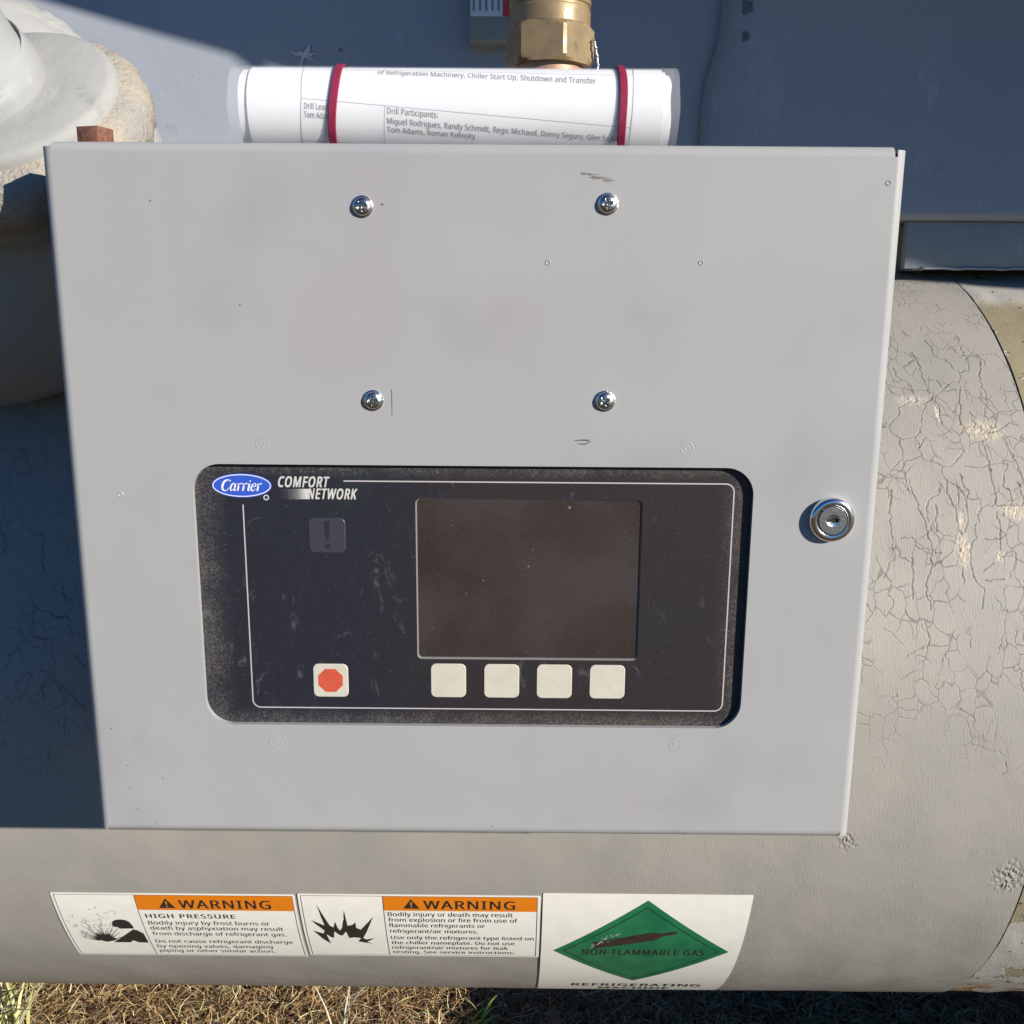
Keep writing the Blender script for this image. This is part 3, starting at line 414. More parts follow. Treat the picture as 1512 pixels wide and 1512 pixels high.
# ================================================================== GROUND
GZ = -0.66
gn = 60; V = []; F = []
gx = list(np.linspace(-40, -2, 14))+list(np.linspace(-1.8, 2, 90))+list(np.linspace(2.2, 40, 14)); gy = list(np.linspace(-40, -1.3, 14))+list(np.linspace(-1.1, 2, 75))+list(np.linspace(2.2, 60, 18))
for y in gy:
    for x in gx:
        V.append((x, y, GZ-.012+.016*mnoise.noise(Vector((x*6, y*6, 0)))+.01*mnoise.noise(Vector((x*17, y*17, 3)))))
for j in range(len(gy)-1):
    for i in range(len(gx)-1): F.append((j*len(gx)+i, j*len(gx)+i+1, (j+1)*len(gx)+i+1, (j+1)*len(gx)+i))
tag(obj('ground', V, F, 'soil', None, True), None, kind='structure')
def blades(name, n, xr, yr, ln, wd, pal, lay=(0.1, 0.9), seed=1, curl=.5, kfun=None):
    g = np.random.default_rng(seed); x = g.uniform(*xr, n); y = g.uniform(*yr, n); L = g.uniform(*ln, n); w = g.uniform(*wd, n)
    az = g.uniform(0, 2*np.pi, n); el = g.uniform(*lay, n); cr = g.uniform(-curl, curl, n); seg = 4
    V = np.zeros((n, seg+1, 2, 3)); px, py = x.copy(), y.copy(); pz = GZ-.014+g.uniform(0, .02, n); a = az.copy(); e = el.copy()
    for k in range(seg+1):
        ww = w*(1-(k/seg)**2*.85); sx = -np.sin(a)*ww/2; sy = np.cos(a)*ww/2
        V[:, k, 0] = np.stack([px-sx, py-sy, pz], 1); V[:, k, 1] = np.stack([px+sx, py+sy, pz+ww*.3], 1)
        px = px+np.cos(a)*np.cos(e)*L/seg; py = py+np.sin(a)*np.cos(e)*L/seg; pz = np.maximum(pz+np.sin(e)*L/seg, GZ-.01); a = a+cr; e = e-.28*g.uniform(.3, 1.3, n)
    idx = np.arange(n*(seg+1)*2).reshape(n, seg+1, 2); q = np.stack([idx[:, :-1, 0], idx[:, :-1, 1], idx[:, 1:, 1], idx[:, 1:, 0]], -1).reshape(-1, 4)
    me = bpy.data.meshes.new(name); vv = V.reshape(-1, 3)
    me.vertices.add(len(vv)); me.vertices.foreach_set('co', vv.ravel()); me.loops.add(q.size); me.polygons.add(len(q))
    me.loops.foreach_set('vertex_index', q.ravel()); me.polygons.foreach_set('loop_start', np.arange(0, q.size, 4)); me.update(calc_edges=True); me.validate()
    pal = np.array(pal); c = np.minimum(pal[g.integers(0, len(pal), n)]*g.uniform(.6, 1.5, (n, 1)), .9); col = np.ones((n, (seg+1)*2, 4)); col[:, :, :3] = c[:, None, :]
    at = me.color_attributes.new('tint', 'FLOAT_COLOR', 'POINT'); at.data.foreach_set('color', col.ravel()); me.materials.append(MT['straw'])
    o = bpy.data.objects.new(name, me); COL.objects.link(o); return o
straw = [(.72, .53, .27), (.58, .39, .18), (.82, .66, .40), (.36, .21, .10), (.17, .10, .05), (.60, .50, .22), (.50, .29, .15), (.26, .15, .07)]
tag(blades('dry_grass', 100000, (-1.3, 1.45), (.28, 1.0), (.012, .055), (.0005, .0017), straw, (0, .8), 3, .5), 'matted dry yellow grass covering the ground beneath the tank', 'dry grass', kind='stuff')
def tuft(name, x, y, n, ln, wd, pal, label, seed, spread=.012, lay=(1.0, 1.5)):
    o = blades(name, n, (x-spread, x+spread), (y-spread, y+spread), ln, wd, pal, lay, seed, .12); return tag(o, label, 'grass tuft')
tag(blades('leaf_litter', 1500, (-1.2, 1.3), (.3, .95), (.012, .03), (.003, .007), [(.34, .20, .10), (.22, .13, .07), (.45, .33, .18), (.16, .10, .06)], (0, .5), 21, .3), 'broad brown leaf scraps scattered through the dry grass', 'leaf litter', kind='stuff')
tuft('grass_tuft', -.70, .56, 60, (.10, .16), (.003, .006), [(.62, .60, .30), (.55, .56, .22), (.70, .66, .42)], 'pale yellow green tuft at the far left foot of the tank', 11, .035)
tuft('grass_tuft', -.215, .56, 3, (.09, .12), (.0025, .004), [(.66, .62, .45)], 'bleached single stalks below the high pressure warning label', 12, .008)
tuft('grass_tuft', -.025, .60, 6, (.045, .06), (.003, .006), [(.16, .36, .05), (.25, .42, .08)], 'bright green blades below the explosion warning label', 13, .008)
lf = [(-.02, 0, 0), (-.008, .012, .006), (.012, .012, .004), (.024, 0, 0), (.01, -.012, .007), (-.01, -.01, .008), (0, 0, .002)]
lo_ = obj('dead_leaf', [(v[0]*.9, v[1], v[2]) for v in lf], [(0, 6, 1), (1, 6, 2), (2, 6, 3), (3, 6, 4), (4, 6, 5), (5, 6, 0)], 'deadleaf')
lo_.location = (.085, .585, GZ+.03); lo_.rotation_euler = (rad(60), rad(40), rad(30)); tag(lo_, 'curled pinkish brown dead leaf at the edge of the shadow below the green diamond', 'leaf')

# ================================================================== LOWER VESSEL (cooler shell)
vessel = thing('cooler_vessel', 'beige grey insulated horizontal tank with cracked paint behind the control panel', 'tank')
CR = [(1,[(3824,-3698),(3853,-3627),(3915,-3581)]),(1,[(3943,-3951),(3956,-3810),(4030,-3737),(4050,-3665),(4060,-3629)]),(1,[(4166,-4188),(4191,-3994),(4192,-3813),(4197,-3642),(4211,-3607)]),(1,[(4355,-4370),(4379,-4219),(4389,-4119),(4452,-4078),(4498,-4011),(4518,-3918),(4563,-3893),(4524,-3767),(4449,-3754),(4370,-3692),(4317,-3656)]),(1,[(4524,-3767),(4474,-3529),(4447,-3372),(4410,-3243)]),(1,[(4727,-4137),(4669,-4067),(4691,-4013),(4646,-3920),(4566,-3893)]),(1,[(4727,-4137),(4815,-4124),(4805,-4028),(4737,-3819),(4733,-3672),(4733,-3463)]),(1,[(4519,-4221),(4625,-4296),(4677,-4282),(4679,-4165),(4702,-4054)]),(1,[(4214,-3561),(4116,-3435),(4054,-3303),(4033,-3197),(3965,-3114),(3855,-3082),(3775,-3122),(3746,-3205),(3786,-3279),(3859,-3345),(3885,-3433),(3948,-3478),(3988,-3501)]),(1,[(4214,-3561),(4254,-3459),(4243,-3327),(4265,-3220),(4311,-3148)]),(1,[(3965,-3114),(3982,-3013),(3991,-2914),(4026,-2866),(4107,-2837),(4170,-2800),(4247,-2800),(4271,-2839),(4341,-2898),(4394,-2997),(4322,-3026),(4288,-3076)]),(1,[(3991,-2914),(3832,-2835),(3805,-2768),(3677,-2710),(3592,-2709)]),(1,[(3814,-3092),(3820,-2972),(3815,-2835),(3805,-2768),(3851,-2609),(3868,-2482),(3909,-2339),(3938,-2217),(3957,-2079),(3974,-1994),(4047,-1969)]),(1,[(3676,-2701),(3768,-2627),(3847,-2518)]),(1,[(3667,-2571),(3631,-2337),(3623,-2076),(3637,-1940),(3590,-1872),(3525,-1755)]),(1,[(4161,-2800),(4149,-2724),(4188,-2649),(4166,-2557),(4202,-2448),(4219,-2324),(4216,-2236),(4248,-2150)]),(1,[(4166,-2668),(4259,-2613),(4313,-2522),(4335,-2414),(4309,-2237),(4267,-2167)]),(1,[(4112,-2649),(4096,-2538),(4019,-2474),(3969,-2411),(3960,-2269)]),(1,[(4047,-2429),(4048,-2305),(4024,-2165)]),(1,[(3709,-2111),(3793,-2112),(3852,-2027),(3938,-1959),(3974,-1994)]),(1,[(4059,-2097),(4157,-2080),(4189,-2064)]),(1,[(4584,-3079),(4590,-2939),(4595,-2784),(4600,-2616),(4605,-2524),(4578,-2425),(4501,-2415),(4427,-2370),(4414,-2273),(4374,-2220),(4380,-2134),(4321,-2048),(4302,-1946),(4317,-1828),(4341,-1711),(4404,-1662)]),(1,[(4767,-3121),(4810,-3000),(4843,-2825),(4884,-2655)]),(1,[(4359,-2801),(4511,-2793),(4594,-2823),(4709,-2843),(4772,-2815),(4725,-2748),(4693,-2617),(4737,-2525),(4712,-2417),(4578,-2425)]),(1,[(4824,-2636),(4839,-2526),(4823,-2427),(4712,-2417)]),(1,[(4606,-2205),(4590,-2274),(4594,-2363)]),(1,[(4606,-2205),(4581,-2067),(4582,-1999)]),(1,[(4445,-2117),(4527,-2101),(4596,-2118)]),(1,[(4577,-1948),(4666,-1999),(4714,-1983),(4693,-1865),(4627,-1764)]),(1,[(3954,-1951),(3944,-1825),(3893,-1691),(3904,-1592),(3924,-1474)]),(1,[(3953,-1842),(4058,-1910),(4157,-1995)]),(1,[(3669,-3215),(3748,-3215)]),(1,[(4328,-2725),(4319,-2613),(4364,-2577),(4350,-2486),(4427,-2486)]),(1,[(4407,-1812),(4513,-1888)]),(1,[(4404,-1662),(4377,-1477)]),(1,[(4417,-1729),(4576,-1747)]),(1,[(4220,-1861),(4224,-1694)]),(1,[(3785,-1924),(3781,-1740),(3763,-1574)]),(1,[(4689,-3463),(4666,-3331)]),(1,[(4531,-3395),(4584,-3319)]),(1,[(4322,-3789),(4334,-3692)]),(1,[(4519,-4636),(4578,-4517),(4725,-4502)]),(1,[(4696,-4469),(4704,-4374)]),(0.6,[(3839,-1343),(3901,-1240),(3907,-1169),(3796,-1110),(3698,-1044)]),(0.6,[(3500,-1315),(3602,-1238),(3679,-1167)]),(0.6,[(3809,-941),(3732,-902),(3654,-862)]),(0.6,[(4142,-616),(4302,-538),(4307,-444)]),(0.6,[(4291,-288),(4426,-241),(4586,-201),(4621,-104),(4640,-48),(4593,-5)]),(0.6,[(4586,-1479),(4567,-1324),(4510,-1103)]),(0.6,[(4653,-1065),(4679,-988),(4733,-936)]),(0.6,[(4268,-1347),(4264,-1140)]),(0.6,[(4016,-1047),(4023,-969),(3978,-891)]),(0.6,[(3517,-1470),(3522,-1405)]),(1.2,[(-4066,-2144),(-4002,-2075),(-3931,-2048),(-3901,-1774),(-3826,-1694),(-3791,-1586),(-3694,-1547),(-3594,-1454)]),(1.2,[(-4003,-1545),(-3928,-1425),(-3818,-1386),(-3735,-1333),(-3670,-1361),(-3640,-1294),(-3596,-1188)]),(1.2,[(-3928,-1425),(-3962,-1318),(-3943,-1186),(-3835,-1147),(-3782,-1160),(-3779,-1027),(-3752,-974),(-3765,-827),(-3619,-680),(-3476,-524)]),(1.2,[(-3765,-827),(-3845,-759),(-3861,-624)]),(1.2,[(-3592,-1029),(-3470,-897)])]
FOAM = [(0.4624, -0.3182, 0.0157, 0.0093, 1), (0.4251, -0.2013, 0.0053, 0.0135, 1), (0.4569, -0.1948, 0.0033, 0.0042, 1), (0.4746, -0.2364, 0.0101, 0.0062, 1),
        (0.4028, -0.3524, 0.0125, 0.005, .55), (0.4254, -0.2272, 0.0024, 0.0079, 1), (0.4226, -0.337, 0.0021, 0.0087, .8), (.3297, .0691, .0075, .0085, 0), (.4849, .1095, .013, .016, 0)]
def vnoise(x, y, seed=0):
    """cheap vectorised value noise"""
    xi = np.floor(x).astype(np.int64); yi = np.floor(y).astype(np.int64); xf = x-xi; yf = y-yi
    h = lambda a, b: (np.abs(np.sin(a*127.1+b*311.7+seed*74.7)*43758.5453) % 1.0)
    u = xf*xf*(3-2*xf); v = yf*yf*(3-2*yf)
    return (h(xi, yi)*(1-u)+h(xi+1, yi)*u)*(1-v)+(h(xi, yi+1)*(1-u)+h(xi+1, yi+1)*u)*v
def seam_x(th): return .498+.009*np.minimum(np.abs(th), 1.7)**2
xs = np.concatenate([np.linspace(-1.3, -.5, 30), np.linspace(-.499, -.28, 170), np.linspace(-.277, .262, 60), np.linspace(.264, .5, 430)])
ss = np.concatenate([np.linspace(-math.pi*R, -.72, 24), np.linspace(-.715, -.53, 90), np.linspace(-.528, -.08, 740), np.linspace(-.079, .14, 230), np.linspace(.143, .66, 90), np.linspace(.68, math.pi*R, 24)])
XX, SS = np.meshgrid(xs, ss, indexing='ij'); TH = SS/R
XX = XX + (seam_x(TH)-.4985)*np.clip((XX-.3)/.2, 0, 1)
D = np.full(XX.shape, 1.0); WT = np.zeros(XX.shape)
wob = (vnoise(XX*260, SS*260, 1)-.5)*.0026+(vnoise(XX*800, SS*800, 21)-.5)*.0008; wob2 = (vnoise(XX*260, SS*260, 5)-.5)*.0026
for wgt, pts in CR:
    P = np.array([(p.x, p.y) for p in spline([(a/10000, b/10000, 0) for a, b in pts], 4)])
    lo = P.min(0)-.006; hi = P.max(0)+.006
    ix = (XX[:, 400] > lo[0]-.02) & (XX[:, 400] < hi[0]+.02); iy = (ss > lo[1]) & (ss < hi[1]); sub = np.ix_(ix, iy)
    if not ix.any() or not iy.any(): continue
    x = XX[sub]+wob[sub]; s_ = SS[sub]+wob2[sub]; d = np.full(x.shape, 1.0)
    for a, b in zip(P, P[1:]):
        ab = b-a; t = np.clip(((x-a[0])*ab[0]+(s_-a[1])*ab[1])/max(ab@ab, 1e-12), 0, 1); d = np.minimum(d, np.hypot(x-a[0]-t*ab[0], s_-a[1]-t*ab[1]))
    D[sub] = np.minimum(D[sub], d/wgt)
wid = .00026+.00036*vnoise(XX*110, SS*110, 2)
crk = np.exp(-(D/wid)**2); lip = np.exp(-((D-.0015)/.0010)**2)
H = -.0006*crk + .00010*lip*vnoise(XX*70, SS*70, 3)
H += .0012*(vnoise(XX*22, SS*16, 8)-.5)
foam = np.zeros(XX.shape); pale = np.zeros(XX.shape); dark = np.zeros(XX.shape)
for fx, fs, rx, ry, k in FOAM:
    q = np.hypot((XX-fx)/rx, (SS-fs)/ry)*(.75+.5*vnoise(XX*500, SS*500, 4)); mk = np.clip(1.35-q, 0, 1)**.6
    if k == 0:
        rn = np.abs(vnoise(XX*330, SS*330, 6)-.5)*2; H += mk*.0020*(rn**.6-.55); dark = np.maximum(dark, mk*np.clip(.25-rn, 0, 1)*2.2)
    else:
        H += mk*(.0011*(vnoise(XX*900, SS*900, 7)-.35)+.0008*(vnoise(XX*380, SS*380, 9)-.6))
        if k == 1: foam = np.maximum(foam, mk*(.55+.45*vnoise(XX*700, SS*700, 12))); dark = np.maximum(dark, mk*(vnoise(XX*900, SS*900, 7) < .13))
        else: pale = np.maximum(pale, mk*k)
dark = np.maximum(dark, np.clip(crk*1.1-.1, 0, 1)*(.35+.65*vnoise(XX*60, SS*60, 10)))
RA = R+H; co = np.stack([XX, YC-RA*np.cos(TH), ZC-RA*np.sin(TH)], -1).reshape(-1, 3)
nx, ns = XX.shape; idx = np.arange(nx*ns).reshape(nx, ns); q = np.stack([idx[:-1, :-1], idx[:-1, 1:], idx[1:, 1:], idx[1:, :-1]], -1).reshape(-1, 4)
me = bpy.data.meshes.new('insulated_shell'); me.vertices.add(len(co)); me.vertices.foreach_set('co', co.ravel()); me.loops.add(q.size); me.polygons.add(len(q))
me.loops.foreach_set('vertex_index', q.ravel()); me.polygons.foreach_set('loop_start', np.arange(0, q.size, 4)); me.polygons.foreach_set('use_smooth', np.ones(len(q), bool)); me.update(calc_edges=True)
uvl = me.uv_layers.new(name='UVMap'); uv = np.stack([XX.ravel(), SS.ravel()], -1)[q.ravel()]; uvl.data.foreach_set('uv', uv.ravel())
at = me.color_attributes.new('wear', 'FLOAT_COLOR', 'POINT'); at.data.foreach_set('color', np.stack([dark, foam, pale, np.ones_like(dark)], -1).ravel())
link('insulated_shell', me, 'ins', vessel)
# end band beyond the seam: its own skin, slightly lower, with a dark joint between
xb = np.linspace(0, 1, 60); V = []; F = []; UV = []
sb = np.concatenate([np.linspace(-math.pi*R, -.72, 16), np.linspace(-.70, .66, 260), np.linspace(.69, math.pi*R, 16)])
for s_ in sb:
    x0 = float(seam_x(s_/R))+.0042
    for i, t in enumerate(xb):
        x = x0+t*t*(.95-x0); n_ = mnoise.noise(Vector((x*22, s_*22, 5)))+.5*mnoise.noise(Vector((x*60, s_*60, 5)))
        dz = -.0018+.0014*max(0, n_)*1.5; V.append(shell_pt(x, s_, dz if i else -.02)); UV.append((x, s_))
for j in range(len(sb)-1):
    for i in range(59): F.append((j*60+i, (j+1)*60+i, (j+1)*60+i+1, j*60+i+1))
eb = obj('end_band', V, F, 'band', vessel, True); ul = eb.data.uv_layers.new(name='UVMap')
for lp in eb.data.loops: ul.data[lp.index].uv = UV[lp.vertex_index]
part_label(eb, 'olive tan end section with flaking grey paint and rust beyond the seam')
V, F = merge([([shell_pt(x, s_, -.006) for s_ in np.linspace(-math.pi*R, math.pi*R, 80) for x in (.49, .53)], [(2*i, 2*i+1, 2*i+3, 2*i+2) for i in range(79)])])
obj('joint_filler', V, F, 'black', vessel)
# waterbox flange out past the frame
lathe('end_flange', [(.40, 0), (.53, 0), (.53, .035), (.40, .035)], 'casing', vessel, (.95, YC, ZC), (1, 0, 0), 64)

# ---- decals on the shell
def decal(x0, x1, s0, s1, label, name='warning_label', parent=vessel):
    P = rrect(x0, x1, s0, s1, .0015, 3); o = flat(name, *poly(P), shell_map(.0009), 'decal', parent, .006); o['label'] = label; return o
SM1, SM2, SM3 = shell_map(.0011), shell_map(.00125), shell_map(.0014)
def rect2(x0, x1, a, b): return [(x0, a), (x1, a), (x1, b), (x0, b)], [(0, 1, 2, 3)]
def frame2(x0, x1, a, b, w): return merge([rect2(x0, x1, a, a+w), rect2(x0, x1, b-w, b), rect2(x0, x0+w, a+w, b-w), rect2(x1-w, x1, a+w, b-w)])
def warn_header(par, xb0, xb1, s0, s1, tx, wx0, wx1, sb):
    flat('header_band', *rect2(xb0, xb1, s0, s1), SM1, 'orange', par, .006)
    t = .0078; hgt = .0140
    flat('alert_triangle', [(tx-t, sb), (tx+t, sb), (tx, sb-hgt)], [(0, 1, 2)], SM2, 'ink', par)
    flat('alert_mark', *merge([([(tx-.0011, sb-.0098), (tx+.0011, sb-.0098), (tx+.0005, sb-.0045), (tx-.0005, sb-.0045)], [(0, 1, 2, 3)]), rect2(tx-.0008, tx+.0008, sb-.0032, sb-.0017)]), SM3, 'orange', par)
    flat('heading_text', *text2('WARNING', wx0, wx1, sb, .0118, 'b', down=True), SM2, 'ink', par)
def body(par, lines):
    for t, a, b, s_, c in lines: flat('body_text', *text2(t, a, b, s_, c, down=True), SM1, 'ink', par)
# label one: high pressure
A = decal(-.4062, -.1765, .1402, .2505, 'white and orange WARNING HIGH PRESSURE label with a bursting plume and a figure')
flat('border_line', *frame2(-.4035, -.1787, .1425, .2483, .0005), SM1, 'ink', A, .008); flat('divider_line', *rect2(-.3280, -.3275, .143, .248), SM1, 'ink', A, .008)
warn_header(A, -.3275, -.1792, .1430, .1645, -.2990, -.2875, -.2005, .1612)
flat('subheading_text', *text2('HIGH PRESSURE', -.3225, -.2365, .1772, .0064, 'b', down=True), SM1, 'ink', A)
body(A, [('Bodily injury by frost burns or', -.3222, -.2052, .1882, .0062), ('death by asphyxiation may result', -.3222, -.1934, .1974, .0062), ('from discharge of refrigerant gas.', -.3222, -.1915, .2074, .0062),
         ('Do not cause refrigerant discharge', -.3225, -.1875, .2220, .0062), ('by opening valves, damaging', -.3230, -.2090, .2322, .0062), ('piping or other similar action.', -.3230, -.2080, .2420, .0062)])
# pictogram: head, arm, spray with rings
def shape(name, pts, par, m='ink', fn=None): return flat(name, *poly(pts), fn or SM1, m, par)
hx, hy = -.3475, .1905
head = [(-.3575, .187), (-.3562, .1835), (-.3525, .1808), (-.3475, .1802), (-.3430, .1815), (-.3400, .185), (-.3388, .190), (-.3380, .1955), (-.3520, .1962), (-.3535, .1935), (-.3570, .1930), (-.3580, .190)]
shape('figure_head', head, A)
shape('figure_arm', [(-.3640, .2222), (-.3395, .1972), (-.3360, .1985), (-.3310, .2045), (-.3300, .2225), (-.3395, .2222), (-.3440, .2180), (-.3480, .2222)], A)
g = random.Random(5); parts = []
bx, bs = -.3710, .2205
shape('burst_core', [(bx-.010, bs-.012), (bx-.007, bs-.009), (bx-.006, bs-.015), (bx-.003, bs-.009), (bx-.001, bs-.013), (bx+.002, bs-.008), (bx+.005, bs-.013), (bx+.006, bs-.007), (bx+.011, bs-.007), (bx+.004, bs), (bx, bs+.001), (bx-.005, bs-.002)], A)
for k in range(30):
    a = rad(-168+156*k/29); L = g.uniform(.016, .046)*(1.0-.25*abs(math.cos(a))); r0 = .006
    parts.append(ribbon([(bx+math.cos(a)*r0, bs+math.sin(a)*r0*1.2), (bx+math.cos(a)*L*.8, bs+math.sin(a)*L)], [.0013, .0002]))
for k in range(46):
    a = rad(g.uniform(-172, -10)); L = g.uniform(.024, .060); cx, cy, r0 = bx+math.cos(a)*L*.62, bs+math.sin(a)*L, g.uniform(.0008, .0026); a0 = g.uniform(0, 6)
    if cx > -.332 or (cx > -.36 and cy > .178) or cx < -.400: continue
    parts.append(ribbon([(cx+math.cos(a0+t*.55)*r0, cy+math.sin(a0+t*.55)*r0*1.1) for t in range(g.randint(5, 10))], .0003))
flat('burst_spray', *merge(parts), SM1, 'ink', A)
# label two: explosion
B_ = decal(-.1738, .0545, .1388, .2470, 'white and orange WARNING label with a jagged explosion shape beside the diamond label')
flat('border_line', *frame2(-.1712, .0517, .1411, .2446, .0005), SM1, 'ink', B_, .008); flat('divider_line', *rect2(-.0942, -.0937, .1416, .2442), SM1, 'ink', B_, .008)
warn_header(B_, -.0937, .0512, .1416, .1622, -.0675, -.0560, .0305, .1588)
body(B_, [('Bodily injury or death may result', -.0905, .0285, .1708, .0062), ('from explosion or fire from use of', -.0906, .0330, .1796, .0062), ('flammable refrigerants or', -.0906, .0018, .1888, .0062), ('refrigerant/air mixtures.', -.0902, -.0050, .1988, .0062),
          ('Use only the refrigerant type listed on', -.0902, .0490, .2106, .0062), ('the chiller nameplate. Do not use', -.0902, .0306, .2206, .0062), ('refrigerant/air mixtures for leak', -.0903, .0240, .2306, .0062), ('testing. See service instructions.', -.0904, .0308, .2402, .0062)])
pic = [(38, 95), (70, 165), (84, 195), (100, 205), (112, 175), (118, 205), (128, 222), (140, 205), (160, 120), (166, 195), (190, 190), (205, 178), (205, 205), (226, 215), (290, 150), (252, 225), (230, 262), (245, 270), (284, 262), (246, 284), (272, 296), (232, 288), (205, 282), (222, 262), (190, 258), (165, 262), (155, 225), (135, 248), (122, 246), (100, 225), (92, 262), (80, 258), (60, 240), (72, 296), (40, 268), (2, 222), (48, 238), (56, 222), (22, 190), (2, 168), (60, 195), (50, 150)]
px2 = lambda u, v: (-.1650+(u)/290*.0600, .1545+(v-95)/201*.0660)
shape('explosion_shape', [px2(*p) for p in pic], B_)
# label three: green diamond
C_ = decal(.0565, .2530, .1350, .3850, 'large cream label with a green NON-FLAMMABLE GAS diamond, lowest on the tank', 'diamond_label')
cx, cs, hd = .1555, .2306, .0868
dia = lambda r: [(cx, cs-r), (cx+r, cs), (cx, cs+r), (cx-r, cs)]
flat('green_diamond', *poly(dia(hd)), SM1, 'green', C_, .006)
flat('diamond_border', *ribbon(dia(.0765), .0012, True), SM2, 'green_dark', C_, .006)
e1 = Vector((.0760, -.0246)).normalized(); e2 = Vector((-e1.y, e1.x)); O = Vector((.1100, .2185))
bot = [(-.002, -.0062), (.055, -.0070), (.0610, -.0058), (.0660, -.0026), (.0800, -.0022), (.0812, .0002), (.0800, .0024), (.0660, .0026), (.0610, .0062), (.055, .0075), (-.002, .0068), (-.003, .002)]
flat('gas_bottle', *poly([tuple(O+e1*a+e2*b) for a, b in bot]), SM2, 'brown_ink', C_)
flat('diamond_text', *text2('NON-FLAMMABLE GAS', .0975, .2185, .2390, .0122, 'b', down=True), SM2, 'ink', C_)
flat('diamond_number', *text2('2', .1545, .1580, .3055, .006, 'b', down=True), SM2, 'green_dark', C_)
flat('caption_text', *merge([text2('REFRIGERATING', .0925, .2300, .3480, .0145, 'b', down=True), text2('MACHINE', .1230, .1990, .3700, .0145, 'b', down=True)]), SM1, 'ink', C_, .005)
g = random.Random(8); parts = []
for k in range(26):
    a = (lambda t: Vector((.104+.026*t+g.gauss(0, .0016), .224-.030*t+g.gauss(0, .0022))))(g.random()); d = Vector((g.uniform(.001, .003), -g.uniform(.001, .005))); parts.append(ribbon([tuple(a), tuple(a+d)], [.0007, .0002]))
flat('scrape_marks', *merge(parts), SM3, 'splat', C_)

# ================================================================== UPPER VESSEL (slab-sided, bottom edge rolled under)
cond = thing('upper_tank', 'large grey painted tank with an upright face in shade above and behind the panel', 'tank')
TY, TZ0, TZ1, TR_, TD = .462, .4590, 1.75, .009, .95
prof = [(TY+TD, TZ0)]+[(TY+TR_-TR_*math.sin(rad(90*k/14)), TZ0+TR_-TR_*math.cos(rad(90*k/14))) for k in range(15)]
prof += [(TY, TZ0+TR_+(TZ1-2*TR_-TZ0)*k/70) for k in range(1, 71)]+[(TY+TR_-TR_*math.cos(rad(90*k/14)), TZ1-TR_+TR_*math.sin(rad(90*k/14))) for k in range(1, 15)]+[(TY+TD, TZ1)]
def tank_y(x, z): return .0022*mnoise.noise(Vector((x*4, z*4, 0)))+.0007*mnoise.noise(Vector((x*16, z*16, 4)))
V = []; F = []; nxx = 150; npf = len(prof)
for i in range(nxx):
    x = -1.6+3.4*i/(nxx-1)
    for y, z in prof: V.append((x, y+tank_y(x, z), z))
for i in range(nxx-1):
    for j in range(npf-1): F.append((i*npf+j, i*npf+j+1, (i+1)*npf+j+1, (i+1)*npf+j))
F += [tuple(range(npf))[::-1], tuple((nxx-1)*npf+j for j in range(npf))]
obj('steel_shell', V, F, 'cond', cond, True)
face_map = lambda off: (lambda u, v: (u, TY+tank_y(u, v)-off, v))
g = random.Random(3); SX, SZ_ = -.196, .619
for k in range(13):
    a = g.choice((-.5, -.2, .1, 1.0, 1.4, 2.6, 3.0, 4.4, 4.2))+g.gauss(0, .15); L = g.uniform(.003, .014); bend = g.uniform(-.004, .004)
    o = flat('paint_splat', *ribbon([(SX, SZ_), (SX+math.cos(a)*L*.5+bend, SZ_+math.sin(a)*L*.5), (SX+math.cos(a)*L, SZ_+math.sin(a)*L)], [.0045, .0024, .0006]), face_map(.0016+k*.00012), 'splat', cond)
    if not k: part_label(o, 'pale radiating paint splat above the left part of the paper roll')
for x, z, r in ((-.158, .624, .0022), (.262, .668, .009), (.262, .640, .006), (.232, .690, .007)):
    pts = [(x+r*(.8+.5*mnoise.noise(Vector((math.cos(a)*1.5, math.sin(a)*1.5, x*30))))*math.cos(a)*.9, z+r*(.8+.5*mnoise.noise(Vector((math.cos(a)*1.5, math.sin(a)*1.5, x*30))))*math.sin(a)) for a in np.linspace(0, 6.28, 24)[:-1]]
    flat('stain', *poly(pts), face_map(.0012), 'stain', cond)
# bracket plate between the tanks
br = thing('mounting_bracket', 'flat grey steel plate bridging the two tanks right of the panel', 'bracket')
bevel_obj(obj('bracket_plate', *box_vf(.4520, 1.15, .4760, .4880, .4085, .4586), 'plate', br), .0012)
for gx_ in (.466, .76, 1.06): obj('gusset', *box_vf(gx_, gx_+.012, .4885, .60, .407, .4575), 'plate', br)
wp = [(x, .4755, .4090+.0012*mnoise.noise(Vector((x*60, 0, 0)))) for x in np.linspace(.47, 1.1, 120)]
tube('weld_bead', wp, .0016, 'plate', br, 6)

# ================================================================== SUCTION ELBOW (left)
EC = Vector((-.445, .25, .447)); ER = .1715; EN = Vector((-.052, -.68, .729)).normalized()
elbow = thing('suction_elbow', 'bulky insulated pipe elbow with stepped collar left of the control panel', 'pipe elbow'); elbow.location = EC
V = []; F = []; nu, nv = 160, 110; qt = EN.to_track_quat('Z', 'Y')
for j in range(nv+1):
    ph = math.pi*j/nv
    for i in range(nu):
        a = 2*math.pi*i/nu; d = Vector((math.sin(ph)*math.cos(a), math.sin(ph)*math.sin(a), math.cos(ph)))
        t = math.degrees(ph); rr = ER; k = math.exp(-((t-48)/9)**2)
        p = qt @ d; rr += k*(.003+.0028*mnoise.noise(p*22)+.0022*mnoise.noise(p*55)) + .0015*mnoise.noise(p*6)
        V.append(p*rr)
for j in range(nv):
    for i in range(nu): F.append((j*nu+i, (j+1)*nu+i, (j+1)*nu+(i+1) % nu, j*nu+(i+1) % nu))
ob = obj('insulated_body', V, F, elbow_material(EN, EC), elbow, True)
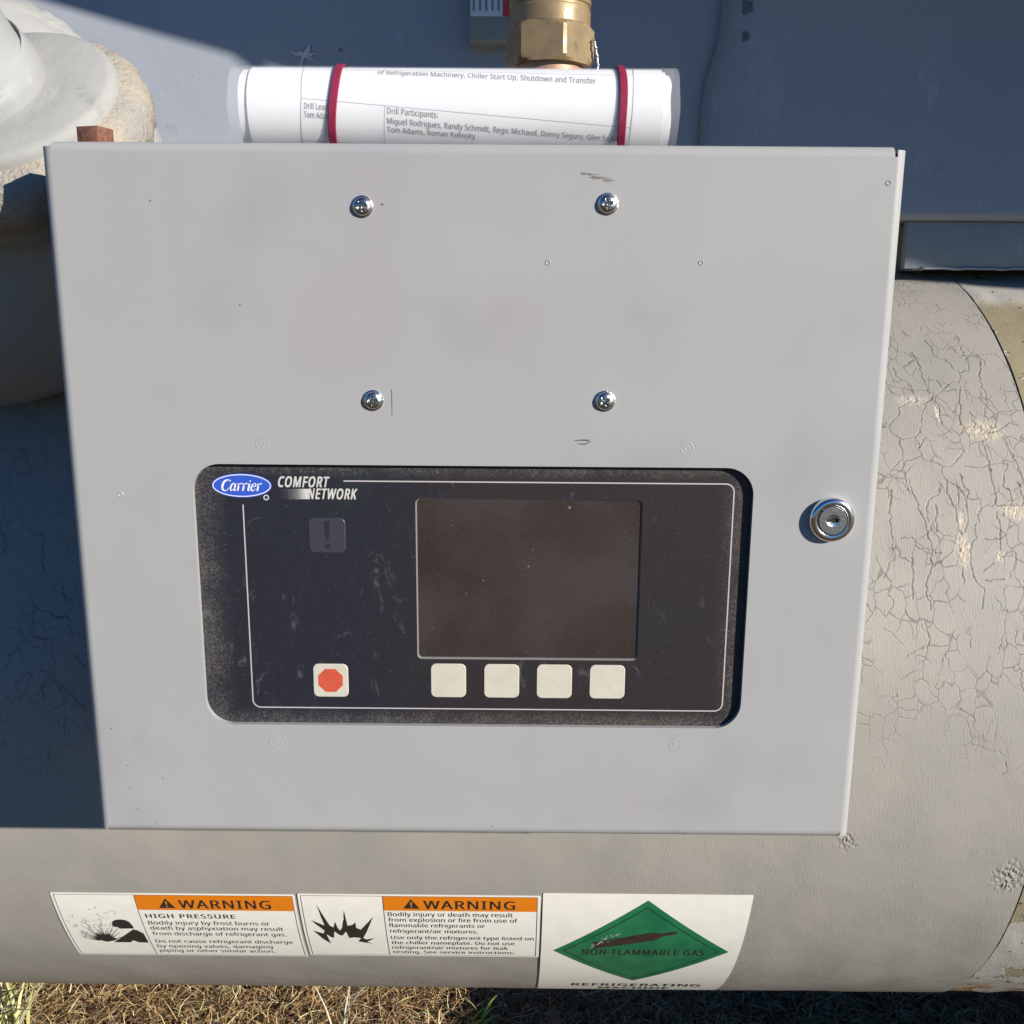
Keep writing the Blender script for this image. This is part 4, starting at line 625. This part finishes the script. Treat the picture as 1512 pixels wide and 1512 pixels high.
base = Vector((-.336, .094, .5085))-EC
def lring(name, prof, m, o=base, ax=EN): return lathe(name, prof, m, elbow, o, ax, 96, True, ang=50)
lring('collar', [(.078, -.045), (.0815, -.030), (.0815, -.004), (.080, .0005), (.0755, .003), (.050, .0035)], 'collar')
V = []; F = []; pf = [(.066, -.052), (.084, -.051), (.0935, -.044), (.0975, -.032), (.097, -.020), (.093, -.012), (.087, -.008), (.080, -.006)]; n = 180; qt = EN.to_track_quat('Z', 'Y')
for i, (r0, h0) in enumerate(pf):
    for k in range(n):
        a = 2*math.pi*k/n; p = base+qt @ Vector((r0*math.cos(a), r0*math.sin(a), h0)); am = .0026 if i > 1 else .0004
        V.append(p+(p-base).normalized()*am*(mnoise.noise(p*60)+.9*mnoise.noise(p*150)))
for i in range(len(pf)-1):
    for k in range(n): F.append((i*n+k, i*n+(k+1) % n, (i+1)*n+(k+1) % n, (i+1)*n+k))
part_label(obj('foam_lip', V, F, 'lip', elbow, True), 'rough beige insulation edge around the collar')
lring('neck', [(.070, -.075), (.078, -.060), (.080, -.042)], 'collar')
# riser pipe: starts on the collar and bends upward out of frame
cbase = base+EN*.003+Vector((-.026, 0, .004))
rp = spline([cbase-EN*.004, cbase+EN*.006, cbase+EN*.02+Vector((-.002, 0, .0)), cbase+EN*.06+Vector((-.008, 0, .015)), cbase+EN*.10+Vector((-.02, .01, .06)), cbase+EN*.12+Vector((-.03, .03, .14)), cbase+EN*.12+Vector((-.03, .05, .26))], 8)
rads = [(.0580 if i < 8 else .0570-.0085*min(1, (i-8)/14)) for i in range(len(rp))]; rads[0] = .056
tube('riser_pipe', rp, .05, 'riser', elbow, 64, radii=rads)
# rusty square block standing on the left end of the panel box
sq = obj('rusty_block', [(x*.0113, y*.0113, z) for z in (0, .0182) for x, y in ((1, 0), (0, 1), (-1, 0), (0, -1))], [(0, 3, 2, 1), (4, 5, 6, 7), (0, 1, 5, 4), (1, 2, 6, 5), (2, 3, 7, 6), (3, 0, 4, 7)], 'rust')
bevel_obj(sq, .0007); sq.location = (-.2455, .034, .4596); sq.rotation_euler = (0, 0, rad(29)); tag(sq, 'small rusty brown square block on the left end of the panel box', 'block')

# ================================================================== RELIEF VALVE
valve = thing('relief_valve', 'brass relief valve with a hexagonal nut standing behind the paper roll', 'valve'); VO = Vector((.0518, .20, 0))
px = lambda p: .000594*p                                     # metres per photo pixel at that distance
def hexnut(name, z0, z1, r, rot, m):
    V = []; F = []; n = 72; c = .0045
    rings = [(z0, .0), (z0, .86), (z0+.002, .93), (z1-.002, .93), (z1, .86), (z1, 0)]
    def hexr(a): a = (a-rot+30) % 60-30; return r*math.cos(rad(30))/math.cos(rad(a))
    prof = [(z0, r*.88, 0), (z0+c, r*1.2, 1), (z1-c, r*1.2, 1), (z1, r*.88, 0)]
    zs = list(np.linspace(z0, z1, 16))
    for z in zs:
        lim = r*(.885+.115*min(1, min(z-z0, z1-z)/c*1.0)) if min(z-z0, z1-z) < c else r*1.2
        for k in range(n):
            a = 360*k/n; rr = min(hexr(a), lim); V.append((rr*math.cos(rad(a)), rr*math.sin(rad(a)), z))
    for i in range(len(zs)-1):
        for k in range(n): F.append((i*n+k, i*n+(k+1) % n, (i+1)*n+(k+1) % n, (i+1)*n+k))
    F.append(tuple(range(n))[::-1]); F.append(tuple((len(zs)-1)*n+k for k in range(n)))
    o = obj(name, V, F, m, valve); return sharp(o, 22)
valve.location = VO
# face edges: corners at image offsets -46 and +18 px of 61 px radius
hexnut('hex_nut', .551, .5800, .0362, -90+17-30, 'brass')
lathe('valve_body', [(.026, .577), (.0312, .5792), (.0318, .5800), (.0318, .5915), (.0308, .5925), (.0308, .5945), (.0320, .5955), (.0320, .5985), (.0310, .5995), (.0320, .6005), (.0322, .640), (.031, .643)], 'brass', valve, (0, 0, 0), (0, 0, 1), 96)
lathe('inlet_pipe', [(.0268, .42), (.0268, .552)], 'copper', valve, (0, 0, 0), (0, 0, 1), 64)
sw = spline([(.0330, -.012, .5700), (.0345, -.014, .5660), (.0360, -.013, .5600), (.0375, -.012, .552), (.0370, -.012, .545), (.0376, -.012, .535), (.0372, -.012, .52)], 6)
tube('seal_wire', sw, .0008, 'wire', valve, 6)
tube('seal_wire', [(p[0]+.0012*math.cos(i*1.3), p[1]+.0012*math.sin(i*1.3), p[2]) for i, p in enumerate(sw)], .0006, 'wire', valve, 6)

# ================================================================== SWITCH BOX + CABLE on the condenser
sb_ = thing('switch_box', 'small shaded box with a pale label, at the top edge left of the brass valve', 'switch box')
bevel_obj(obj('housing', *box_vf(-.0225, .0285, .430, .468, .627, .76), 'box', sb_), .002)
lab = flat('box_label', *rect2(-.0212, .0195, .6490, .74), lambda u, v: (u, .4292, v), 'pale', sb_); part_label(lab, 'pale label with a red stripe')
flat('red_stripe', *rect2(.0110, .0195, .6490, .74), lambda u, v: (u, .4289, v), 'redink', sb_)
flat('label_print', *merge([rect2(-.0190+k*.0062, -.0168+k*.0062, .654, .735) for k in range(5)]), lambda u, v: (u, .4289, v), 'toner_line', sb_)
cb = [(x, TY-.005, z) for x, z in ((.236, .80), (.2385, .74), (.238, .675), (.237, .655), (.2335, .630), (.2255, .600), (.2225, .580), (.221, .55), (.222, .52), (.228, .49))]
tag(tube('cable', spline(cb, 8), .0036, 'cable', None, 10), 'thin grey cable running down the shaded upper tank right of the valve', 'cable')

# ================================================================== CONTROL PANEL
panel = thing('control_panel', 'grey metal control panel door with a black display fascia and chrome lock', 'control panel')
HT = .4652; XO = .2668; BR = .0064; ch = .0
bevel_obj(obj('enclosure', *box_vf(-.2575, .2575, .0165, .122, .0045, .4595), 'enc', panel), .0015)
# door skin with the rounded cut-out
x0, x1, z0, z1 = -XO+BR, XO-BR, BR-.0022, HT-BR
outer = [(x0, z0), (x1, z0), (x1, z1), (x0, z1)]
OX0, OX1, OZ0, OZ1, OR = -.1855, .1845, .0815, .2647, .0185
inner = rrect(OX0, OX1, OZ0, OZ1, OR, 10)
bm = bmesh.new(); vo_ = [bm.verts.new((x, 0, z)) for x, z in outer]; vi = [bm.verts.new((x, 0, z)) for x, z in inner]
ed = [bm.edges.new((vo_[i], vo_[(i+1) % len(vo_)])) for i in range(len(vo_))]+[bm.edges.new((vi[i], vi[(i+1) % len(vi)])) for i in range(len(vi))]
bmesh.ops.triangle_fill(bm, use_beauty=True, edges=ed)
vb = [bm.verts.new((v.co.x, .0005, v.co.z)) for v in vi]; vc = [bm.verts.new((v.co.x, .0040, v.co.z)) for v in vi]
for i in range(len(vi)):
    j = (i+1) % len(vi); bm.faces.new((vi[i], vi[j], vb[j], vb[i])); bm.faces.new((vb[i], vb[j], vc[j], vc[i]))
bmesh.ops.recalc_face_normals(bm, faces=bm.faces[:]); me = bpy.data.meshes.new('door'); bm.to_mesh(me); bm.free()
door = link('door', me, 'door', panel)
# rolled edges, each stopping short of the corner so that the corner notches stay open
def roll_edge(p0, p1, outn, depth=.016, lipd=.0):
    P = []; n = 8
    prof = [(BR*math.sin(rad(90*k/n)), BR*(1-math.cos(rad(90*k/n)))) for k in range(n+1)]+[(BR, depth), (BR-.0016, depth), (BR-.0016, .006)]
    V = []
    for p in (p0, p1):
        for o_, y in prof: V.append((p[0]+outn[0]*o_, y, p[1]+outn[1]*o_))
    m_ = len(prof); F = [(i, i+1, m_+i+1, m_+i) for i in range(m_-1)]+[tuple(range(m_)), tuple(range(m_, 2*m_))[::-1]]
    bm = bmesh.new(); vs = [bm.verts.new(v) for v in V]; [bm.faces.new([vs[i] for i in f]) for f in F]; bmesh.ops.recalc_face_normals(bm, faces=bm.faces[:])
    me = bpy.data.meshes.new('folded_edge'); bm.to_mesh(me); bm.free(); return sharp(link('folded_edge', me, 'door', door), 50)
roll_edge((x0, z0), (x1, z0), (0, -1)); roll_edge((x0, z1), (x1-.0016, z1), (0, 1)); roll_edge((x0, z0-.0042), (x0, z1+.0030), (-1, 0)); roll_edge((x1, z0-.0042), (x1, z1+.0040), (1, 0))
for sx in (-1, 1):
    obj('corner_backing', *box_vf(sx*(XO-.0045)-.002, sx*(XO-.0045)+.002, .0075, .012, HT-.006, HT-.0022), 'black', door)  # black blocks stand in for the shade inside the top corner notches
# weld marks and dimples raised through the paint
def ring_mark(x, z, r, w=.0005, hgt=.00022):
    V = []; F = []; n = 28
    for k in range(n):
        a = 2*math.pi*k/n
        for dr, y in ((-w, .0000), (0, -hgt), (w, .0000)): V.append((x+(r+dr)*math.cos(a), y-.00002, z+(r+dr)*math.sin(a)))
    for k in range(n):
        j = (k+1) % n
        for t in (0, 1): F.append((k*3+t, k*3+t+1, j*3+t+1, j*3+t))
    return sharp(obj('weld_mark', V, F, 'weld', door), 60)
for x, z in ((-.1381, .2784), (.1391, .2775), (-.1384, .0688), (.1404, .0694)): ring_mark(x, z, .0040); ring_mark(x, z, .0017, .0004)
for x, z in ((-.2334, .2438), (.0468, .3943), (.1428, .3949), (.2560, .4435)): ring_mark(x, z, .0014, .0005, .0004)
# scuffs
P0 = panel_map(-.00015)
g = random.Random(2); parts = []
for k in range(34):
    a = (.0655+.019*(k/34)+g.uniform(-.001, .001), .4475-.0035*(k/34)+g.gauss(0, .0011)); parts.append(ribbon([a, (a[0]+g.uniform(.001, .005), a[1]-g.uniform(0, .0008))], [g.uniform(.0001, .0005), .0001]))
flat('brown_scuff', *merge(parts), P0, 'scuff', door)
for rb in (ribbon([(-.0529, .3143), (-.0527, .304), (-.0528, .2968)], [.0003, .0004, .0002]), ribbon([(.0657, .2818), (.0700, .2824), (.0755, .2822)], [.0004, .0008, .0010]), ribbon([(.0680, .2800), (.0725, .2797), (.0765, .2815)], [.0003, .0008, .0003]),
     ribbon([(-.0575, .4292), (-.0560, .4283)], [.0002, .0012])): flat('scratch', *rb, P0, 'scratch', door)
for x, z in ((-.253, .0775), (-.2436, .050), (-.2195, .0405), (-.243, .0328), (-.2390, .0163), (-.226, .005), (.012, .0055), (-.201, .43), (-.1485, .367)): flat('paint_chip', *ribbon([(x, z), (x+.0009, z-.0002)], .0007), P0, 'scratch', door)

# fascia plate with the display window
FY = .0045
fw = [-.0390, .1125, .1290, .2418]
outer = rrect(OX0-.004, OX1+.004, OZ0-.004, OZ1+.004, .02, 10); inner = rrect(fw[0], fw[1], fw[2], fw[3], .0035, 6)
bm = bmesh.new(); vo_ = [bm.verts.new((x, FY, z)) for x, z in outer]; vi = [bm.verts.new((x, FY, z)) for x, z in inner]
ed = [bm.edges.new((vo_[i], vo_[(i+1) % len(vo_)])) for i in range(len(vo_))]+[bm.edges.new((vi[i], vi[(i+1) % len(vi)])) for i in range(len(vi))]
bmesh.ops.triangle_fill(bm, use_beauty=True, edges=ed); bmesh.ops.recalc_face_normals(bm, faces=bm.faces[:])
me = bpy.data.meshes.new('fascia'); bm.to_mesh(me); bm.free(); fascia = link('fascia', me, 'fascia', panel)
inb = rrect(fw[0]+.0009, fw[1]-.0009, fw[2]+.0012, fw[3]-.0009, .0025, 6); n = len(inner)
V = [(x, FY-.0001, z) for x, z in inner]+[(x, FY+.0011, z) for x, z in inb]; F = [(i, (i+1) % n, n+(i+1) % n, n+i) for i in range(n)]
bz = obj('screen_bezel', V, F, 'bezel', fascia, True)
part_label(flat('display_screen', *poly(inb), panel_map(FY+.0011), 'screen', fascia), 'dusty dark unlit display screen')
FP = panel_map(FY-.00015); FP2 = panel_map(FY-.0003); FP3 = panel_map(FY-.00042)
lx0, lx1, lz0, lz1 = -.1539, .1726, .0925, .2532
arc = lambda cx, cz, r, a0, a1: [(cx+r*math.cos(rad(a0+(a1-a0)*k/6)), cz+r*math.sin(rad(a0+(a1-a0)*k/6))) for k in range(7)]
r5 = .0055
line = [(-.0865, lz1)]+arc(lx1-r5, lz1-r5, r5, 90, 0)+arc(lx1-r5, lz0+r5, r5, 0, -90)+arc(lx0+r5, lz0+r5, r5, 270, 180)+[(lx0, .2367)]
flat('border_line', *ribbon(line, .0009), FP, 'line_print', fascia)
def key(name, x0, x1, z0, z1, m, r=.0038, h=.0005, par=None):
    P = rrect(x0, x1, z0, z1, r, 6); P2 = rrect(x0+.0004, x1-.0004, z0+.0004, z1-.0004, r-.0003, 6); n = len(P)
    V = [(x, FY, z) for x, z in P]+[(x, FY-h, z) for x, z in P2]; F = [(i, (i+1) % n, n+(i+1) % n, n+i) for i in range(n)]+[tuple(range(n, 2*n))]
    return sharp(obj(name, V, F, m, par or fascia), 15)
for a, b in ((-.0300, -.0056), (.0068, .0312), (.0432, .0677), (.0798, .1043)): key('button', a, b, .1010, .1257, 'cream_key')
part_label(key('stop_button', -.1114, -.0871, .1006, .1249, 'cream_key'), 'cream button with a red octagon')
ocx, ocz, ro = -.0993, .1129, .0091
flat('red_octagon', *poly([(ocx+ro*math.cos(rad(22.5+45*k)), ocz+ro*math.sin(rad(22.5+45*k))) for k in range(8)]), panel_map(FY-.00065), 'red_key', fascia)
part_label(key('alert_key', -.1108, -.0862, .2040, .2280, 'grey_key', h=.00025), 'barely visible dark grey square with an exclamation mark')
flat('exclamation_mark', *merge([poly([(-.1002, .2255), (-.0992, .2262), (-.0974, .2262), (-.0964, .2255), (-.0969, .2185), (-.0976, .2130), (-.0990, .2130), (-.0997, .2185)]), poly([(-.0983+.0019*math.cos(a), .2085+.0017*math.sin(a)) for a in np.linspace(0, 6.28, 13)[:-1]])]), panel_map(FY-.0004), 'dark_print', fascia)
# oval logo
el = lambda a, b, n=56: [(-.1541+a*math.cos(2*math.pi*k/n), .2496+b*math.sin(2*math.pi*k/n)) for k in range(n)]
lg = flat('oval_logo', *poly(el(.0200, .0082)), FP, 'blue', fascia); part_label(lg, 'blue oval logo with white italic lettering')
flat('oval_rim', *ribbon(el(.0191, .0073), .00062, True), FP2, 'logo_white', fascia)
def stroke_set(glyph, ox, oz, sc, sh=.28):
    out = []
    for pts, w in glyph:
        P = [Vector((p[0], p[1])) for p in pts]; sp = spline([(p.x, p.y, 0) for p in P], 5) if len(P) > 2 else [Vector((*p, 0)) for p in P]
        m_ = len(sp)-1; ww = [np.interp(i/m_, np.linspace(0, 1, len(w)), w)*sc for i in range(m_+1)]
        out.append(ribbon([(ox+(p.x+sh*p.y)*sc, oz+p.y*sc) for p in sp], ww))
    return out
T_, K_ = .055, .17
GL = {'C': ([([(.74, .68), (.70, .88), (.50, .97), (.22, .85), (.08, .50), (.16, .14), (.42, -.02), (.62, .06), (.74, .26)], (T_, T_, .10, .19, .22, .19, .10, T_, T_)), ([(.76, .98), (.73, .66)], (.05, .07))], .84),
      'a': ([([(.44, .58), (.30, .66), (.12, .52), (.07, .24), (.14, .02), (.28, .04), (.42, .26)], (T_, .09, .15, .17, .12, T_, T_)), ([(.48, .64), (.46, .30), (.45, .06), (.54, 0), (.62, .10)], (K_, K_, K_*.9, .08, .04))], .64),
      'r': ([([(.02, .60), (.14, .62)], (.05, .05)), ([(.17, .66), (.17, .34), (.17, 0)], (K_, K_, K_)), ([(.05, .0), (.30, .0)], (.05, .05)), ([(.18, .40), (.28, .60), (.40, .66), (.44, .58)], (.05, .06, .13, .13))], .50),
      'i': ([([(.02, .60), (.14, .62)], (.05, .05)), ([(.17, .66), (.17, .30), (.17, .06), (.26, 0), (.33, .10)], (K_, K_, K_*.9, .08, .04)), ([(.13, .88), (.24, .88)], (.14, .14))], .36),
      'e': ([([(.10, .32), (.30, .36), (.46, .50), (.38, .65), (.24, .64), (.10, .46), (.07, .22), (.18, .02), (.34, .02), (.48, .18)], (.05, .06, .13, .08, .06, .14, .18, .14, .07, T_))], .54)}
parts = []; cxp = 0
for chh in 'Carrier':
    gl, adv = GL[chh]; parts += stroke_set(gl, cxp, 0, 1.0); cxp += adv
V, F = merge(parts); lo = min(v[0] for v in V); hi = max(v[0] for v in V); sx = .0272/(hi-lo)
flat('logo_lettering', [(-.1677+(v[0]-lo)*sx, .2462+v[1]*.0074) for v in V], F, FP3, 'logo_white', fascia)
flat('registered_mark', *merge([ribbon([(-.1382+.0016*math.cos(a), .2416+.0016*math.sin(a)) for a in np.linspace(0, 6.28, 17)[:-1]], .0005, True), ([v[:2] for v in text2('R', -.1389, -.1374, .2408, .0017, 'r')[0]], text2('R', -.1389, -.1374, .2408, .0017, 'r')[1])]), FP, 'logo_white', fascia)
flat('brand_text', *merge([text2('COMFORT', -.1300, -.0955, .2490, .0068, 'h', .30), text2('NETWORK', -.1108, -.0772, .2410, .0068, 'h', .30)]), FP, 'white_print', fascia)
parts = [rect2(-.1128, -.1092, .2407, .2477)]
for k in range(26):
    xx = -.1130-.0004*k-.00001*k*k; w_ = .00036*(1-k/27)
    for j in range(12):
        zz = .2407+j*.00059; parts.append(rect2(xx-w_, xx, zz, zz+.00059*(1-k/30)))
flat('gradient_bar', *merge(parts), FP, 'white_print', fascia)

# ---- screws (washer, pan head with cross recess)
def screw(x, z, rot, r=.0058):
    q = lathe('screw', [(.0067, 0), (.0067, .0006), (.0060, .0009), (.0048, .0009)], 'steel', door, (x, -.0001, z), (0, -1, 0), 40, ang=30); q.name = 'screw'
    V = []; F = []; nr, na = 26, 72; ca, sa = math.cos(rot), math.sin(rot)
    for i in range(nr+1):
        t = i/nr; rr = r*min(1, t*1.04)
        for k in range(na):
            a = 2*math.pi*k/na; u, v = rr*math.cos(a), rr*math.sin(a); hgt = .0009+.0027*math.sqrt(max(0, 1-(rr/r)**2.6)) if t < .97 else .0009*(1-t)/.03
            uu, vv = u*ca+v*sa, -u*sa+v*ca; w = .00085; L = .0034
            m1 = max(0, 1-(abs(uu)/w)**4)*max(0, min(1, (L-abs(vv))/.0012)); m2 = max(0, 1-(abs(vv)/w)**4)*max(0, min(1, (L-abs(uu))/.0012))
            hgt -= .0020*max(m1, m2)
            V.append((x+u, -hgt, z+v))
    for i in range(nr):
        for k in range(na): F.append((i*na+k, i*na+(k+1) % na, (i+1)*na+(k+1) % na, (i+1)*na+k))
    h = obj('screw_head', V, F, 'steel', q); return sharp(h, 50)
for i, (x, z) in enumerate(((-.0689, .4273), (.0832, .4299), (-.0649, .3072), (.0848, .3079))): screw(x, z, (.35, .15, .1, .5)[i])
# ---- lock
LX, LZ = .2362, .2312
lock = lathe('lock_barrel', [(.0146, 0), (.0148, .0030), (.0146, .0042), (.0138, .0053), (.0122, .0058), (.0106, .0057), (.0100, .0053), (.0098, .0042)], 'chrome', door, (LX, 0, LZ), (0, -1, 0), 96, False, ang=60)
V = []; F = []; nr, na = 60, 128; rp_ = .0094
for i in range(nr+1):
    rr = rp_*i/nr
    for k in range(na):
        a = 2*math.pi*k/na; u, v = rr*math.cos(a), rr*math.sin(a); h = .0060-(.0007 if rr > rp_*.96 else 0)
        d = math.hypot(u/1.1, v); h -= .0007*max(0, 1-(d/.0042)**2)        # dished key entry
        if -.0042 < u < .0036 and abs(v) < (.00085 if u < -.001 else .0014)*(1 if u < .0028 else .7): h = .0028
        V.append((LX+u, -h, LZ+v))
for i in range(nr):
    for k in range(na): F.append((i*na+k, i*na+(k+1) % na, (i+1)*na+(k+1) % na, (i+1)*na+k))
sharp(obj('lock_plug', V, F, 'plug', lock), 30)

sl_ = [(-.0041, -.0006), (-.0012, -.0008), (-.0010, -.0014), (.0028, -.0014), (.0028, -.0009), (.0035, -.0009), (.0035, .0009), (.0028, .0009), (.0028, .0014), (-.0010, .0014), (-.0012, .0006), (-.0028, .0003), (-.0041, .0006)]
flat('key_slot', *poly([(LX+a, LZ+b) for a, b in sl_]), panel_map(-.0046), 'black', lock)  # black sheet put in the pocket for the darkness inside the slot

# ================================================================== ROLLED DOCUMENT on top of the box
roll = thing('document_roll', 'rolled white printed sheets in a clear sleeve lying on top of the control panel', 'paper roll')
def tube_shell(name, xa, xb, rr, th, m, wav=0, seed=0, wob_r=.0004):
    n = 96; V = []; F = []; nxn = 24
    for i in range(nxn+1):
        t = i/nxn
        for k in range(n):
            a = 2*math.pi*k/n; e = wav*mnoise.noise(Vector((math.cos(a)*1.5, math.sin(a)*1.5, seed)))
            xx = (xa-e*(1-t))+(xb+e*t-(xa-e*(1-t)))*t
            r2 = rr+wob_r*mnoise.noise(Vector((xx*18, math.cos(a)*1.3, math.sin(a)*1.3+seed)))
            for q_, r3 in ((0, r2), (1, r2-th)): V.append((xx, RY-r3*math.cos(a), RZ+r3*math.sin(a)))
    I = lambda i, k, q_: (i*n+(k % n))*2+q_
    for i in range(nxn):
        for k in range(n):
            F.append((I(i, k, 0), I(i+1, k, 0), I(i+1, k+1, 0), I(i, k+1, 0))); F.append((I(i, k, 1), I(i, k+1, 1), I(i+1, k+1, 1), I(i+1, k, 1)))
    for k in range(n): F.append((I(0, k, 0), I(0, k+1, 0), I(0, k+1, 1), I(0, k, 1))); F.append((I(nxn, k, 0), I(nxn, k, 1), I(nxn, k+1, 1), I(nxn, k+1, 0)))
    return sharp(obj(name, V, F, m, roll), 60)
tube_shell('paper_sheet', -.1440, .1190, RR-.0002, .0008, 'paper', .0, 0, 0)
tube_shell('inner_sheet', -.1500, .1215, RR-.0016, .0006, 'paper', .001, 3); tube_shell('inner_sheet', -.1470, .1245, RR-.0034, .0006, 'paper', .002, 8)
tube_shell('clear_sleeve', -.1560, .1292, RR+.0007, .00015, 'plastic', .0015, 5, .00025)
RM = roll_map(.00002); rv = lambda deg: RR*rad(deg)
RMl = roll_map(.0)
flat('table_lines', *merge([ribbon([(-.1093, rv(7.6)), (.0905, rv(-25.6)), (.0995, rv(-27))], .00022, step=.004), ribbon([(-.1103, rv(75)), (-.1093, rv(8)), (-.112, rv(-60))], .0004, step=.002), ribbon([(-.0568, rv(-1.2)), (-.0587, rv(-60))], .00022, step=.002),
      ribbon([(.1007, rv(75)), (.0995, 0), (.0984, rv(-60))], .0004, step=.002), ribbon([(-.112, rv(-47.5)), (-.0587, rv(-57))], .00025, step=.004), ribbon([(-.110, rv(62)), (-.02, rv(56)), (.100, rv(48))], .0002, step=.004)]), RMl, 'toner_line', roll)
k_ = lambda a, b: (rv(b[1])-rv(a[1]))/(b[0]-a[0])
s1 = k_((-.0556, -24.0), (.0906, -47.5))
tl = [('Drill Leader:', -.1077, -.0888, -5.5, -.06), ('Tom Adams', -.1081, -.0898, -16.5, -.06), ('Drill Participants:', -.0553, -.0232, -11, -.075),
      ('Miguel Rodrigues, Randy Schmidt, Regis Michaud, Danny Seguro, Glen Sojka', -.0556, .0915, -23.6, -.075), ('Tom Adams, Roman Kolinsky', -.0560, .0001, -35, -.075)]
for t_, a_, b_, dg_, sl_ in tl: flat('printed_text', *text2(t_, a_, b_, rv(dg_), .0036, slope=sl_), RM, 'toner', roll)
flat('heading_text', *text2('of Refrigeration Machinery, Chiller Start Up, Shutdown and Transfer', -.0620, .0764, rv(47), .0050, slope=-.055), RM, 'toner', roll)
def band(x, tilt, label):
    V = []; F = []; n = 96; w = .0052; t = .0013
    for k in range(n):
        a = 2*math.pi*k/n; c, s_ = math.cos(a), math.sin(a); xo = x+tilt*s_*RR+.0004*math.sin(a*3)
        for dx, r2 in ((-w/2, RR+.0012), (-w/2*.8, RR+.0009+t), (w/2*.8, RR+.0009+t), (w/2, RR+.0012)): V.append((xo+dx, RY-r2*c, RZ+r2*s_))
    for k in range(n):
        j = (k+1) % n
        for q_ in range(3): F.append((k*4+q_, k*4+q_+1, j*4+q_+1, j*4+q_))
    return tag(sharp(obj('rubber_band', V, F, 'rubber'), 50), label, 'rubber band', 'rubber bands round the paper roll')
band(-.0893, .09, 'crimson rubber band round the left part of the paper roll'); band(.0935, -.015, 'crimson rubber band round the right part of the paper roll')

# ================================================================== ADDED UNSEEN OCCLUDERS (casing and rod over the tank, ground block), FAR FENCE
cas = thing('occluder_casing', 'large grey compressor casing added overhead, out of view, to shade the upper tank', 'occluder')
n_ = Vector((.191, .668, .719)).normalized(); E0 = Vector((-.205, TY, .601))+SUN*1.05; ed_ = Vector((1, -.286, 0)).normalized()
cc = E0+n_*.22
lathe('occluder_drum', [(.05, -.62), (.16, -.61), (.205, -.58), (.22, -.52), (.22, 1.75), (.205, 1.82), (.05, 1.85)], 'casing', cas, cc, ed_, 96)  # unseen drum, placed so its edge throws the shade line on the tank
ra, rb = Vector((-.262, TY, .618)), Vector((-.19, TY, .570))
tube('shadow_rod', [tuple(ra+SUN*1.0+(ra-rb)*1.2), tuple(ra+SUN*1.0), tuple(rb+SUN*.9)], .0035, 'casing', cas, 12)  # unseen rod, added to cast a soft dark band on the tank
shade_blk = tag(obj('shade_block', *box_vf(.60, 1.75, .06, .20, GZ-.05, -.365), 'shade_grey'), 'low unseen block added to cast the ground shadow at the lower right', 'block')  # out of view, added only to shade the grass
fen = thing('board_fence', 'dark reddish brown board fence glimpsed in the gap right of the panel', 'fence')
bme = mesh('fence_board', *box_vf(-.07, .07, 0, .025, 0, 1.9))
for k in range(40):
    o = link('fence_board', bme, 'board', fen); o.location = (-1.2+k*.155, 5.2, GZ)
rail = obj('fence_rail', *box_vf(-1.3, 5.1, 5.227, 5.27, .0, .09), 'board', fen)
g = random.Random(4); V = []; F = []
for k in range(2600):
    c = Vector((g.gauss(2.2, .55), 4.7+g.gauss(0, .2), GZ+abs(g.gauss(.35, .45)))); a = Vector((g.gauss(0, 1), g.gauss(0, 1), g.gauss(0, 1))).normalized(); b = a.orthogonal().normalized(); L = g.uniform(.02, .05); i = len(V)
    V += [c-a*L, c+b*L*.4, c+a*L, c-b*L*.4]; F.append((i, i+1, i+2, i+3))
shr = thing('shrub', 'dark green shrub in front of the far fence, seen through the gap', 'shrub')
obj('foliage', V, F, 'leaf', shr); tube('stem', [(2.2, 4.7, GZ), (2.22, 4.7, GZ+.6)], .02, 'board', shr)
